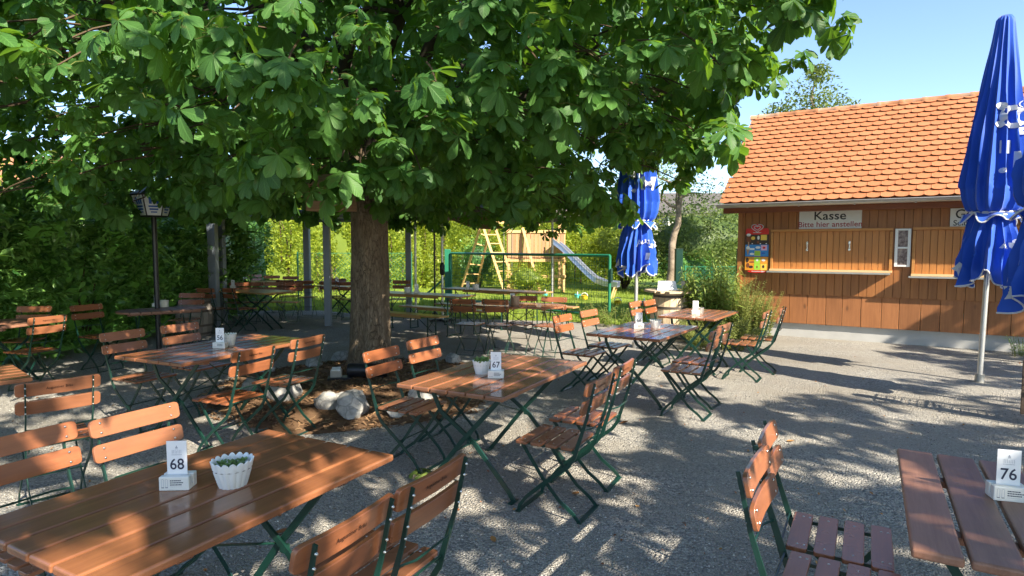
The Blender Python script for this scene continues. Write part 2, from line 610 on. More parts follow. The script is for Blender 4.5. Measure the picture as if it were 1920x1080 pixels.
def dup(root, loc, rz, label, group=None):
    r = root.copy()
    COL.objects.link(r)
    r.location = loc
    r.rotation_euler = (0, 0, rz)
    r['label'] = label
    if group:
        r['group'] = group
    if root.name not in KIDS:
        KIDS[root.name] = [(c, list(c.children)) for c in root.children]
    for c, gs in KIDS[root.name]:
        k = c.copy()
        COL.objects.link(k)
        k.parent = r
        for g in gs:
            d = g.copy()
            COL.objects.link(d)
            d.parent = k
    return r


def text_mesh(txt, size, xscale=1.0, center=True, cuts=0, bold=.012):
    cu = bpy.data.curves.new('txt', 'FONT')
    cu.body = txt
    cu.size = size
    cu.align_x = 'CENTER' if center else 'LEFT'
    cu.align_y = 'CENTER'
    cu.resolution_u = 3
    cu.offset = bold * size
    o = bpy.data.objects.new('txt', cu)
    COL.objects.link(o)
    dg = bpy.context.evaluated_depsgraph_get()
    me = bpy.data.meshes.new_from_object(o.evaluated_get(dg))
    if cuts:
        bm = bmesh.new()
        bm.from_mesh(me)
        bmesh.ops.triangulate(bm, faces=bm.faces)
        bmesh.ops.subdivide_edges(bm, edges=[e for e in bm.edges if e.calc_length() > size * .12], cuts=cuts, use_grid_fill=False)
        bmesh.ops.triangulate(bm, faces=bm.faces)
        bm.to_mesh(me)
        bm.free()
    vs = [(v.co.x * xscale, v.co.y) for v in me.vertices]
    fs = [tuple(p.vertices) for p in me.polygons]
    bpy.data.objects.remove(o)
    bpy.data.curves.remove(cu)
    bpy.data.meshes.remove(me)
    return vs, fs


def put_text(mb, txt, size, origin, xdir, ydir, mi=0, xscale=1.0, center=True):
    vs, fs = text_mesh(txt, size, xscale, center)
    o, xd, yd = Vector(origin), Vector(xdir), Vector(ydir)
    mb.add([o + xd * x + yd * y for x, y in vs], fs, mi)


# ------------------------------------------------------------------ many small leaves as one mesh (numpy)
def scatter(templates, tid, pos, Rm, scale, tint, name, mat, parent=None, mat2=None):
    """templates: list of (verts n x 3, faces list, mat index list); one joined mesh of all copies"""
    Vs, Fs, Ls, Ms, Ts, Us = [], [], [], [], [], []
    base = 0
    for k, tpl_ in enumerate(templates):
        tv, tf, tm = tpl_[:3]
        sel = np.nonzero(tid == k)[0]
        if not len(sel):
            continue
        tv = np.asarray(tv, float)
        v = np.einsum('mij,nj->mni', Rm[sel], tv) * scale[sel][:, None, None] + pos[sel][:, None, :]
        n = len(tv)
        Vs.append(v.reshape(-1, 3))
        Ts.append(np.repeat(tint[sel], n))
        if len(tpl_) > 3:
            Us.append(np.tile(np.array(tpl_[3], np.float32), (len(sel), 1)))
        flat = np.concatenate([np.asarray(f) for f in tf])
        cnt = np.array([len(f) for f in tf])
        offs = base + np.arange(len(sel)) * n
        Fs.append((flat[None, :] + offs[:, None]).reshape(-1))
        Ls.append(np.tile(cnt, len(sel)))
        Ms.append(np.tile(np.asarray(tm), len(sel)))
        base += len(sel) * n
    V = np.concatenate(Vs)
    Fl = np.concatenate(Fs)
    L = np.concatenate(Ls)
    me = bpy.data.meshes.new(name)
    me.vertices.add(len(V))
    me.vertices.foreach_set('co', V.astype(np.float32).ravel())
    me.loops.add(len(Fl))
    me.loops.foreach_set('vertex_index', Fl.astype(np.int32))
    me.polygons.add(len(L))
    st = np.concatenate([[0], np.cumsum(L)[:-1]])
    me.polygons.foreach_set('loop_start', st.astype(np.int32))
    me.materials.append(mat)
    if mat2 is not None:
        me.materials.append(mat2)
    me.polygons.foreach_set('material_index', np.concatenate(Ms).astype(np.int32))
    a = me.attributes.new('tint', 'FLOAT', 'POINT')
    a.data.foreach_set('value', np.concatenate(Ts).astype(np.float32))
    if Us:
        a = me.attributes.new('leafuv', 'FLOAT2', 'POINT')
        a.data.foreach_set('vector', np.concatenate(Us).ravel())
    me.update(calc_edges=True)
    me.validate()
    me.polygons.foreach_set('use_smooth', np.ones(len(me.polygons), bool))
    o = bpy.data.objects.new(name, me)
    COL.objects.link(o)
    if parent is not None:
        o.parent = parent
    return o


def rots(yaw, pitch, roll):
    """x axis turned to yaw, lifted by pitch, rolled about itself"""
    cy, sy, cp, sp, cr, sr = np.cos(yaw), np.sin(yaw), np.cos(pitch), np.sin(pitch), np.cos(roll), np.sin(roll)
    z = np.zeros_like(cy)
    o = np.ones_like(cy)
    Rz = np.stack([np.stack([cy, -sy, z], -1), np.stack([sy, cy, z], -1), np.stack([z, z, o], -1)], -2)
    Ry = np.stack([np.stack([cp, z, -sp], -1), np.stack([z, o, z], -1), np.stack([sp, z, cp], -1)], -2)
    Rx = np.stack([np.stack([o, z, z], -1), np.stack([z, cr, -sr], -1), np.stack([z, sr, cr], -1)], -2)
    return Rz @ Ry @ Rx


def blade(L, W, stations, fold, curl, sag=1.0):
    """one leaf blade along +x: list of (t, width fraction)"""
    vs, fs = [(0, 0, 0)], []
    rows = []
    for t, w in stations:
        z = -curl * t * t * L
        i = len(vs)
        vs += [(t * L, w * W, z + fold * w * W), (t * L, 0, z), (t * L, -w * W, z + fold * w * W)]
        rows.append(i)
    tip = len(vs)
    vs.append((L, 0, -curl * L))
    i = rows[0]
    fs += [(0, i + 1, i), (0, i + 2, i + 1)]
    for a, b in zip(rows, rows[1:]):
        fs += [(a, a + 1, b + 1, b), (a + 1, a + 2, b + 2, b + 1)]
    i = rows[-1]
    fs += [(i, i + 1, tip), (i + 1, i + 2, tip)]
    return vs, fs


def blade_uv(stations):
    u = [(0, 0)]
    for t_, _w in stations:
        u += [(t_, 1), (t_, 0), (t_, -1)]
    return u + [(1, 0)]


def palmate(rng, fine=True, nleaf=7, petiole=.16, droop=.8):
    V, Fc, Mi, U = [], [], [], []
    # petiole
    pts = [Vector((0, 0, 0)), Vector((petiole * .55, 0, petiole * .1)), Vector((petiole, 0, 0))]
    b = 0
    for p in pts:
        V += [(p.x, -.0028, p.z), (p.x, .0028, p.z), (p.x, 0, p.z + .004)]
        U += [(.3, .5)] * 3
    for i in range(2):
        for k in range(3):
            k2 = (k + 1) % 3
            Fc.append((i * 3 + k, i * 3 + k2, i * 3 + 3 + k2, i * 3 + 3 + k))
            Mi.append(1)
    angs = np.radians(np.linspace(-112, 112, nleaf))
    D = Matrix.Rotation(droop, 3, 'Y')
    for a in angs:
        ln = .205 * (1 - .42 * (abs(a) / 2.0) ** 1.5) * rng.uniform(.88, 1.08)
        st = [(.28, .40), (.55, .80), (.74, 1.0), (.88, .78)] if fine else [(.68, 1.0)]
        vs, fs = blade(ln, ln * rng.uniform(.215, .26), st, rng.uniform(.10, .38), rng.uniform(.1, .42))
        T = D @ Matrix.Rotation(a, 3, 'Z') @ Matrix.Rotation(rng.uniform(-.02, .34), 3, 'Y') @ Matrix.Rotation(rng.uniform(-.25, .25), 3, 'X')
        b = len(V)
        for v in vs:
            q = T @ Vector(v)
            V.append((q.x + petiole, q.y, q.z))
        Fc += [tuple(i + b for i in f) for f in fs]
        Mi += [0] * len(fs)
        U += blade_uv(st)
    return V, Fc, Mi, U


_pr = random.Random(3)
PALM = [palmate(_pr, True, 7 if i % 3 else 5, .13 + .03 * (i % 3), .55 + .2 * (i % 4)) for i in range(8)]
PALM_LO = [palmate(_pr, False, 6, .12, .5 + .25 * i) for i in range(4)]
LAUREL = []
for i in range(4):
    v, f = blade(.135, .023 + .003 * (i % 2), [(.18, .62), (.5, 1.0), (.82, .6)], .25 + .1 * i, .12 + .1 * i)
    LAUREL.append((v, f, [0] * len(f)))
v, f = blade(.10, .024, [(.5, 1.0)], .3, .2)
SMALL = [(v, f, [0] * len(f))]
v, f = blade(.10, .011, [(.45, 1.0)], .3, .35)
LANCE = [(v, f, [0] * len(f))]


# ------------------------------------------------------------------ world and sun
TO_SUN = Vector((.643, -.766, 0)).normalized()
ELEV = R_(35)
S_DIR = Vector((TO_SUN.x * math.cos(ELEV), TO_SUN.y * math.cos(ELEV), math.sin(ELEV)))
w = bpy.data.worlds.new('World')
SC.world = w
w.use_nodes = True
nt = w.node_tree
nt.nodes.clear()
wo = nt.nodes.new('ShaderNodeOutputWorld')
bg = nt.nodes.new('ShaderNodeBackground')
sky = nt.nodes.new('ShaderNodeTexSky')
sky.sky_type = 'NISHITA'
sky.sun_disc = False
sky.sun_elevation = ELEV
sky.sun_rotation = math.atan2(S_DIR.x, S_DIR.y)
sky.air_density = .8
sky.dust_density = .5
sky.ozone_density = 2.2
bg.inputs['Strength'].default_value = .096
nt.links.new(sky.outputs[0], bg.inputs['Color'])
nt.links.new(bg.outputs[0], wo.inputs['Surface'])
sd = bpy.data.lights.new('sun', 'SUN')
sd.energy = 3.95
sd.angle = R_(.5)
sd.color = (1.0, .90, .74)
so = bpy.data.objects.new('sun', sd)
COL.objects.link(so)
so.rotation_euler = (-S_DIR).to_track_quat('-Z', 'Y').to_euler()
so.location = S_DIR * 30
SC.view_settings.view_transform = 'Standard'
SC.view_settings.look = 'None'
SC.view_settings.exposure = 1.85
SC.view_settings.gamma = 1.0
SC.render.engine = 'CYCLES'
SC.cycles.max_bounces = 8
SC.cycles.transmission_bounces = 4
SC.cycles.transparent_max_bounces = 8
SC.cycles.sample_clamp_indirect = 6
SC.cycles.use_denoising = True


# ------------------------------------------------------------------ ground
def sheet(name, pts, z, mat, kind='structure', label=None):
    mb = MB()
    mb.add([(x, y, z) for x, y in pts], [tuple(range(len(pts)))], 0, .5)
    o = mb.build(name, mat)
    return tag(o, label, None, None, kind)


sheet('ground', [(-220, -60), (220, -60), (220, 380), (-220, 380)], -.03, M['ground'])
gy = lambda px, py: at(px, py)[:2]
GRAVEL = [(-30, -25), (30, -25), (30, 9.0), (12, 11), (5.4, 13.4), gy(1400, 588), gy(1290, 596), gy(1190, 612), gy(1120, 606), gy(1040, 602), gy(960, 600), gy(860, 598), gy(760, 596),
          gy(690, 590), gy(600, 582), gy(520, 582), gy(440, 583), (-8, 14.5), (-30, 15)]
sheet('gravel_ground', GRAVEL, .0, M['gravel'], label='grey gravel ground of the beer garden')
sheet('lawn', [(-30, 12.4), (30, 10.0), (60, 60), (-60, 60)], -.012, M['lawn'], label='sunny lawn behind the gravel')


def rock_mesh(seed, size=(1, 1, 1), sub=3, rough=.28):
    rng = random.Random(seed)
    bm = bmesh.new()
    bmesh.ops.create_icosphere(bm, subdivisions=sub, radius=1)
    planes = []
    for _ in range(11):
        n = Vector((rng.gauss(0, 1), rng.gauss(0, 1), rng.gauss(0, 1))).normalized()
        planes.append((n, rng.uniform(.62, .92)))
    for v in bm.verts:
        p = v.co.copy()
        for n, d in planes:
            k = p.dot(n)
            if k > d:
                p -= n * (k - d) * .9
        f = 1 + rough * .25 * (math.sin(p.x * 7 + seed) * math.sin(p.y * 6 + seed * 2) + .6 * math.sin(p.z * 11 + p.x * 5))
        p *= f
        v.co = Vector((p.x * size[0], p.y * size[1], p.z * size[2]))
    vs = [tuple(v.co) for v in bm.verts]
    bm.verts.ensure_lookup_table()
    fs = [tuple(v.index for v in f.verts) for f in bm.faces]
    bm.free()
    return vs, fs


# loose stones on the gravel in front: one mass nobody could count
def pebbles():
    tpl = []
    for k in range(5):
        bm = bmesh.new()
        bmesh.ops.create_icosphere(bm, subdivisions=1, radius=1)
        rng = random.Random(k)
        for v_ in bm.verts:
            v_.co = Vector((v_.co.x * rng.uniform(.75, 1.2), v_.co.y * rng.uniform(.6, 1.0), v_.co.z * rng.uniform(.45, .75)))
        bm.verts.ensure_lookup_table()
        tpl.append(([tuple(v_.co) for v_ in bm.verts], [tuple(q.index for q in f_.verts) for f_ in bm.faces], [0] * len(bm.faces)))
        bm.free()
    n = 26000
    y = 1.2 + 5.6 * RNG.random(n) ** 1.5
    x = (RNG.random(n) * 2 - 1) * (.25 + y * .86)
    pos = np.stack([x, y, RNG.uniform(-.002, .004, n)], -1)
    sc = .0038 + .0062 * RNG.random(n) ** 2
    Rm = rots(RNG.random(n) * 6.28, RNG.normal(0, .3, n), RNG.normal(0, .3, n))
    o = scatter(tpl, RNG.integers(0, 5, n), pos, Rm, sc, RNG.random(n), 'gravel', M['stone_chips'])
    o.data.polygons.foreach_set('use_smooth', np.zeros(len(o.data.polygons), bool))
    tag(o, 'loose grey and beige gravel stones', None, None, 'stuff')


pebbles()

# bark mulch round the trunk
MC = Vector((-1.72, 7.15))


def mulch():
    mb = MB()
    n, rings = 48, 7
    vs = [(MC.x, MC.y, .055)]
    fs = []
    for r in range(1, rings + 1):
        for k in range(n):
            a = 2 * PI * k / n
            rad = 1.72 * r / rings * (1 + .06 * math.sin(3 * a) + .04 * math.sin(7 * a + 1))
            z = .055 * (1 - (r / rings) ** 3) + .004 + .012 * math.sin(r * 2.1 + 5 * a) * (r < rings)
            vs.append((MC.x + rad * math.cos(a), MC.y + rad * math.sin(a), z))
    for k in range(n):
        fs.append((0, 1 + k, 1 + (k + 1) % n))
    for r in range(rings - 1):
        for k in range(n):
            a, b = 1 + r * n, 1 + (r + 1) * n
            fs.append((a + k, b + k, b + (k + 1) % n, a + (k + 1) % n))
    mb.add(vs, fs, 0, .5)
    o = mb.build('mulch_bed', M['mulch'], smooth=60)
    tag(o, 'bed of brown bark mulch round the chestnut trunk', None, None, 'structure')
    n = 7000
    rr = 1.8 * np.sqrt(RNG.random(n))
    aa = RNG.random(n) * 6.283
    pos = np.stack([MC.x + rr * np.cos(aa), MC.y + rr * np.sin(aa), .012 + .055 * (1 - np.clip(rr / 1.75, 0, 1) ** 3)], -1)
    chip = ([(-1, -.32, 0), (1, -.22, 0), (.9, .28, .05), (-.95, .3, 0), (0, 0, .12)], [(0, 1, 4), (1, 2, 4), (2, 3, 4), (3, 0, 4)], [0] * 4)
    o = scatter([chip], np.zeros(n, int), pos, rots(RNG.random(n) * 6.28, RNG.normal(0, .3, n), RNG.normal(0, .4, n)), .012 + .022 * RNG.random(n), RNG.random(n), 'mulch_chips', M['chips'])
    o.data.polygons.foreach_set('use_smooth', np.zeros(len(o.data.polygons), bool))
    tag(o, 'loose bark chips on the mulch bed', None, None, 'stuff')


mulch()

ROCKS = [(664, 782, .19, .30, .20, 'largest pale boulder with a sunlit face in front of the mulch'), (612, 772, .15, .17, .16, 'grey squat stone beside the largest pale boulder'),
         (532, 752, .24, .2, .22, 'broad pale stone behind the chairs of the table with card 56'), (640, 768, .13, .12, .13, 'small grey stone tucked behind the largest pale boulder'),
         (742, 784, .13, .12, .14, 'small square stone behind the chair seat at table 67'), (795, 752, .2, .16, .19, 'big white stone between two chairs beside table 67'),
         (843, 742, .15, .12, .17, 'white upright stone under the corner of table 67'), (588, 690, .17, .14, .12, 'bluish low stone at the back of the mulch bed'),
         (640, 676, .20, .15, .12, 'long grey stone behind the trunk foot'), (850, 682, .16, .13, .11, 'grey mossy stone behind the fluted pot of table 67'),
         (800, 672, .18, .13, .10, 'flat grey stone on the far rim of the mulch'), (470, 738, .17, .14, .15, 'dull stone in shade under the table with card 56'),
         (500, 700, .14, .12, .11, 'small dull stone at the hedge side of the mulch')]
for i, (px, py, sx, sy, sz, lab) in enumerate(ROCKS):
    p = at(px, py)
    vs, fs = rock_mesh(i * 7 + 3, (sx * .85, sy * .85, sz * .8))
    mb = MB()
    zmin = min(q[2] for q in vs)
    mb.add([(q[0], q[1], q[2] - zmin * .72) for q in vs], fs)
    o = mb.build('border_stone', M['rock'], smooth=38)
    o.location = (p.x, p.y, .0)
    o.rotation_euler = (0, 0, i * 1.3)
    tag(o, lab, 'stone', 'stones bordering the mulch bed')


# ------------------------------------------------------------------ chairs
def slat_loft(mb, w, h, th, bow, frame, mi=0, tint=None, corner=.02):
    """rounded curved board: width w along y, height h along frame z; frame maps (x, y, z)"""
    ys = [-w / 2, -w / 2 + corner * .3, -w / 2 + corner, -w / 4, 0, w / 4, w / 2 - corner, w / 2 - corner * .3, w / 2]
    hs = [h / 2 - corner * .9, h / 2 - corner * .25, h / 2, h / 2, h / 2, h / 2, h / 2, h / 2 - corner * .25, h / 2 - corner * .9]
    vs, fs = [], []
    for y, hh in zip(ys, hs):
        x = bow * (y / (w / 2)) ** 2
        for a, b in ((0, -1), (0, 1), (1, 1), (1, -1)):
            vs.append(frame(x + a * th, y, b * hh))
    for i in range(len(ys) - 1):
        for k in range(4):
            k2 = (k + 1) % 4
            fs.append((i * 4 + k, i * 4 + k2, i * 4 + 4 + k2, i * 4 + 4 + k))
    fs.append((3, 2, 1, 0))
    fs.append(tuple((len(ys) - 1) * 4 + k for k in range(4)))
    mb.add(vs, fs, mi, tint)


RAIL = [(-.315, 0, .862), (-.268, 0, .655), (-.205, 0, .46), (-.190, 0, .405), (-.150, 0, .345), (.02, 0, .205), (.13, 0, .105), (.175, 0, .045), (.185, 0, .004)]
STRUT = [(.175, 0, .435), (.03, 0, .235), (-.08, 0, .115), (-.165, 0, .055), (-.215, 0, .004)]


def make_chair(label):
    t = thing('folding_chair', label, 'chair')
    for s in (-1, 1):
        m = MB()
        m.ribbon([(p[0], s * .165, p[2]) for p in RAIL], [.014, .017, .024, .024, .024, .023, .022, .021, .02], .007)
        m.build('side_rail', M['green'], t)
        m = MB()
        m.ribbon([(p[0], s * .140, p[2]) for p in STRUT], .022, .007)
        m.build('leg', M['green'], t)
    # backrest: two bowed boards with bolts through the rails
    d = (Vector(RAIL[0]) - Vector(RAIL[1])).normalized()
    nf = Vector((d.z, 0, -d.x))            # forward
    o0 = Vector(RAIL[1])
    m = MB()
    for zc, hh in ((.166, .082), (.052, .082)):
        base = o0 + d * zc + nf * .010
        slat_loft(m, .42, hh, .017, .012, lambda x, y, z, b=base: b + nf * x + d * z + Vector((0, y, 0)), 0)
        for s in (-1, 1):
            for q in (-.022, .022):
                c = base + nf * (.0275) + d * q + Vector((0, s * .165, 0))
                m.dome(c, .0062, .004, nf, 1)
                m.dome(base - nf * .016 + d * q + Vector((0, s * .165, 0)), .0058, .009, -nf, 1)
    m.build('backrest', [M['slat_y'], M['steel']], t, smooth=35, bevel=.0035)
    br = t.children[-1]
    m = MB()
    put_text(m, 'Augustiner Bräu', .022, o0 + d * .167 + nf * .0088, (0, -1, 0), d, 0, .9)
    lt = m.build('lettering', M['burn'], br)
    # seat slats
    m = MB()
    for i in range(4):
        x0 = -.185 + i * .098
        wv = .365 + .012 * i
        def fr(x, y, z, x0=x0):
            return Vector((x0 + .0435 + z, y, .445 + x))
        slat_loft(m, wv, .075, .017, 0, fr, 0, None, .012)
        for s in (-1, 1):
            m.dome((x0 + .0435, s * .142, .462), .006, .003, (0, 0, 1), 1)
            if i in (0, 3):
                m.dome((x0 + .0435 + .024, s * .142, .462), .006, .003, (0, 0, 1), 1)
    m.build('seat', [M['slat_y'], M['steel']], t, smooth=35, bevel=.0035)
    m = MB()
    for s in (-1, 1):
        m.bar((-.2, s * .146, .438), (.19, s * .146, .438), .006, .014)
    m.build('seat_frame', M['green'], t)
    for p in ((-.243, .165, .575), (-.2, .165, .455), (-.0, .15, .221)):
        m = MB()
        bow = -.03 if p[2] > .5 else 0
        m.tube([(p[0], -p[1], p[2]), (p[0] + bow, -p[1] * .6, p[2]), (p[0] + bow, p[1] * .6, p[2]), (p[0], p[1], p[2])], .0048, 6)
        m.build('crossbar', M['green'], t, smooth=50)
    for x, yy in ((.185, .172), (-.215, .147)):
        m = MB()
        m.box((x, 0, .006), (.030, yy * 2 + .012, .006))
        m.build('foot_bar', M['green'], t)
    return t


_first_chair = make_chair('x')
_used = [False]


def chair(pos, heading_deg, label, group):
    """pos: ground point under the seat"""
    rz = R_(heading_deg)
    if not _used[0]:
        _used[0] = True
        _first_chair.location = (pos[0], pos[1], 0)
        _first_chair.rotation_euler = (0, 0, rz)
        _first_chair['label'] = label
        _first_chair['group'] = group
        return _first_chair
    return dup(_first_chair, (pos[0], pos[1], 0), rz, label, group)


def from_top(px, py, heading_deg):
    p = at(px, py, .87)
    a = R_(heading_deg)
    return (p.x + .32 * math.cos(a), p.y + .32 * math.sin(a))


# ------------------------------------------------------------------ tables
def rect(c):
    """four corners (photo px) of a table top, in order: end, front corner, far end, back corner"""
    P = [at(x, y, .75) for x, y in c]
    ctr = sum(P, Vector()) / 4
    e1, e3 = P[2] - P[1], P[3] - P[0]
    e0, e2 = P[1] - P[0], P[2] - P[3]
    L = (e1.length + e3.length) / 2
    Wd = (e0.length + e2.length) / 2
    ang = math.atan2((e1 + e3).y, (e1 + e3).x)
    ang2 = math.atan2((e0 + e2).y, (e0 + e2).x) + PI / 2
    d = (ang2 - ang + PI / 2) % PI - PI / 2
    return ctr, L, Wd, ang + d * .35


def planks(mb, L, Wd, n, gap, z0, th, rounded=0, across=False):
    """boards of a table top; rounded: corner radius of the whole top"""
    if across:
        pw = L / n
        for i in range(n):
            x0, x1 = -L / 2 + i * pw + gap / 2, -L / 2 + (i + 1) * pw - gap / 2
            pts = []
            def ymax(x):
                dx = abs(x) - (L / 2 - rounded)
                if dx <= 0:
                    return Wd / 2
                return Wd / 2 - rounded + math.sqrt(max(0, rounded ** 2 - dx ** 2))
            xs = [x0 + (x1 - x0) * k / 4 for k in range(5)]
            pts = [(x, -ymax(x), z0) for x in xs] + [(x, ymax(x), z0) for x in reversed(xs)]
            mb.poly(pts, th, (0, 0, 1))
    else:
        pw = Wd / n
        for i in range(n):
            y0, y1 = -Wd / 2 + i * pw + gap / 2, -Wd / 2 + (i + 1) * pw - gap / 2
            def xmax(y):
                dy = abs(y) - (Wd / 2 - rounded)
                if dy <= 0 or rounded == 0:
                    return L / 2
                return L / 2 - rounded + math.sqrt(max(0, rounded ** 2 - dy ** 2))
            ys = [y0 + (y1 - y0) * k / 4 for k in range(5)] if rounded else [y0, y1]
            pts = [(xmax(y), y, z0) for y in ys] + [(-xmax(y), y, z0) for y in reversed(ys)]
            mb.poly(pts, th, (0, 0, 1))


def table(ctr, L, Wd, ang, label, mat, n=6, gap=.010, rounded=0, across=False, group='folding tables of the beer garden', name='folding_table', th=.030):
    t = thing(name, label, 'table', (ctr.x, ctr.y, 0), ang, group)
    m = MB()
    planks(m, L, Wd, n, gap, .75 - th, th, rounded, across)
    m.build('tabletop', mat, t, bevel=.008, bseg=3)
    zt = .75 - th
    for s in (-1, 1):
        m = MB()
        if across:
            m.box((0, s * Wd * .28, zt - .0135), (L * .8, .05, .026))
        else:
            m.box((s * (L / 2 - .26), 0, zt - .0135), (.055, Wd - .10, .026))
        m.build('batten', mat, t, bevel=.003)
    zl = zt - .027
    hw = Wd * .40
    for s in (-1, 1):
        x = s * (L / 2 - .26)
        m = MB()
        m.ribbon([(x + s * .008, -hw * .82, zl), (x + s * .008, hw * .18, .34), (x + s * .008, hw * 1.02, .004)], .030, .012, (1, 0, 0))
        m.build('leg', M['green'], t)
        m = MB()
        m.ribbon([(x - s * .008, hw * .92, zl), (x - s * .008, hw * .90, zl - .06), (x - s * .008, hw * .72, zl - .17), (x - s * .008, -hw * .1, .34), (x - s * .008, -hw * .9, .06), (x - s * .008, -hw * 1.02, .004)], .030, .012, (1, 0, 0))
        m.build('leg', M['green'], t)
        m = MB()
        m.tube([(x, hw * .18, .36), (s * .02, hw * .06, .50), (-x * .55, -hw * .10, zl)], .0055, 6)
        m.build('brace', M['green'], t, smooth=50)
    for s in (-1, 1):
        m = MB()
        m.box((s * (L / 2 - .26), s * 0, .352), (.03, .03, .03))
        m.build('pivot', M['green'], t)
        for q in (-1, 1):
            m = MB()
            m.box((s * (L / 2 - .26), q * hw * 1.02, .005), (.09, .032, .008))
            m.build('foot_plate', M['green'], t)
    return t


def local(ctr, ang, dx, dy):
    return Vector((ctr.x + dx * math.cos(ang) - dy * math.sin(ang), ctr.y + dx * math.sin(ang) + dy * math.cos(ang), 0))


T67 = rect([(756.3, 716.4), (947.8, 751.7), (1089.4, 677.1), (932.3, 660)])
T66 = rect([(1103.3, 624.4), (1240.8, 637.7), (1304.8, 611.6), (1183.8, 601.4)])
T65 = rect([(1235.3, 592), (1343.1, 598.6), (1380.6, 583.8), (1286.9, 576.9)])
T56 = rect([(218.8, 666.5), (336.4, 683.6), (588, 635), (471.6, 625.7)])
T68 = rect([(-109, 989), (220.6, 1089), (751.6, 849), (506, 809.5)])
_q0, _q1 = at(1703, 1027, .75), at(1678, 839, .75)
_qa = math.atan2((_q1 - _q0).y, (_q1 - _q0).x)
T76 = ((_q0 + _q1) / 2 + Vector((math.sin(_qa), -math.cos(_qa), 0)) * .44, (_q1 - _q0).length, .88, _qa)
TA = rect([(411, 545), (496, 550), (555, 545), (470, 541)])
TB = rect([(420, 528.5), (505, 531.5), (562, 528), (480, 525.5)])
TC = rect([(585, 535), (655, 538), (705, 534), (640, 531.5)])
print('T68', T68, 'T76', T76, 'T67', T67, 'T66', T66, 'T65', T65, 'T56', T56, 'TA', TA)

table(*T68, 'big varnished plank table in front with number card 68 and fluted white pot', M['table_x'])
table(*T67, 'red brown plank table beside the mulch bed carrying number card 67', M['table_red'])
table(*T66, 'square plank table in front of the middle blue parasol with number card 66', M['table_red'])
table(*T65, 'plank table next to the barrel and tall herbs with number card 65', M['table_red'])
table(*T56, 'long glossy table between the hedge and the trunk with number card 56', M['table_red'])
table(T76[0], T76[1], T76[2], T76[3], 'table with wide gaps between its planks and number card 76', M['table_old'], 6, .016)
table(*TA, 'table behind the thick grey double post, reflecting yellow green light', M['bench'])
table(*TB, 'farthest table by the hedge with chairs along both sides', M['bench'])
table(*TC, 'far table half hidden by the chestnut trunk and the thin grey post', M['bench'])
TR = (Vector((-6.12, 7.15, 0)), .95, .95, 0)
table(*TR, 'round slatted table cut by the photo edge in front of the hedge', M['table_old'], 7, .006, .47, True)
p0, p1 = at(225, 580, .75), at(388, 571, .75)
c_ = at(305, 579.5, .75)
TO = (c_, (p1 - p0).length, .62, math.atan2((p1 - p0).y, (p1 - p0).x))
table(*TO, 'slatted table with rounded ends in front of the hedge and lantern post', M['table_old'], 9, .006, .28, True)
TL = (Vector((-3.98, 3.98, 0)), 1.2, .75, R_(48))
table(*TL, 'table corner poking in at the photo edge under a lone chair back', M['table_red'])
TF = (Vector((.10, 9.5, 0)), 1.45, .72, R_(-16))
table(*TF, 'table with rounded ends and a clay pot between the benches and the gate', M['table_red'], 6, .006, .3)


def beer_table(c, L, Wd, ang, label, h=.75, group='beer tables and benches', name='beer_table', cat='table', mat=None):
    t = thing(name, label, cat, (c[0], c[1], 0), ang, group)
    m = MB()
    m.box((0, 0, h - .014), (L, Wd, .028))
    m.build('tabletop' if h > .6 else 'seat', mat or M['bench'], t, bevel=.006)
    m = MB()
    for y in (-1, 1):
        m.box((0, y * (Wd / 2 - .03), h - .045), (L * .55, .022, .034))
    m.build('under_rail', mat or M['bench'], t)
    for s in (-1, 1):
        x = s * L * .36
        m = MB()
        yy = Wd * .40
        m.tube([(x, -yy, h - .03), (x, -yy, h * .55), (x, -yy * 1.05, .012)], .014, 6)
        m.tube([(x, yy, h - .03), (x, yy, h * .55), (x, yy * 1.05, .012)], .014, 6)
        m.bar((x, -yy * 1.15, .01), (x, yy * 1.15, .01), .03, .02)
        m.bar((x, -yy, h * .3), (x, yy, h * .3), .02, .01)
        m.bar((x, -yy, h - .05), (x, yy, h * .5), .012, .008)
        m.bar((x, yy, h - .05), (x, -yy, h * .5), .012, .008)
        m.build('leg_frame', M['green'], t, smooth=40)
        m = MB()
        m.tube([(x, 0, h * .35), (x - s * L * .18, 0, h - .04)], .008, 6)
        m.build('brace', M['green'], t)
    return t


TD = (Vector((-1.80, 11.75, 0)), 2.3, .52, R_(-29))
beer_table(*TD, 'long narrow beer table just behind the chestnut trunk')
TE = (Vector((-.35, 12.75, 0)), 2.5, .5, R_(-34))
beer_table(*TE, 'longest beer table directly in front of the open mesh gate')
beer_table((-2.0, 11.05), 2.0, .26, R_(-34), 'front bench of the beer table behind the trunk', .45, name='beer_bench', cat='bench')
beer_table((-1.32, 11.95), 2.2, .26, R_(-33), 'far side bench of the beer table behind the trunk', .45, name='beer_bench', cat='bench')
beer_table((-.75, 12.5), 2.0, .26, R_(-34), 'short looking bench in front of the longest beer table', .45, name='beer_bench', cat='bench')
beer_table((.45, 12.7), 2.0, .26, R_(-34), 'bench on the lawn edge below the mesh gate', .45, name='beer_bench', cat='bench')

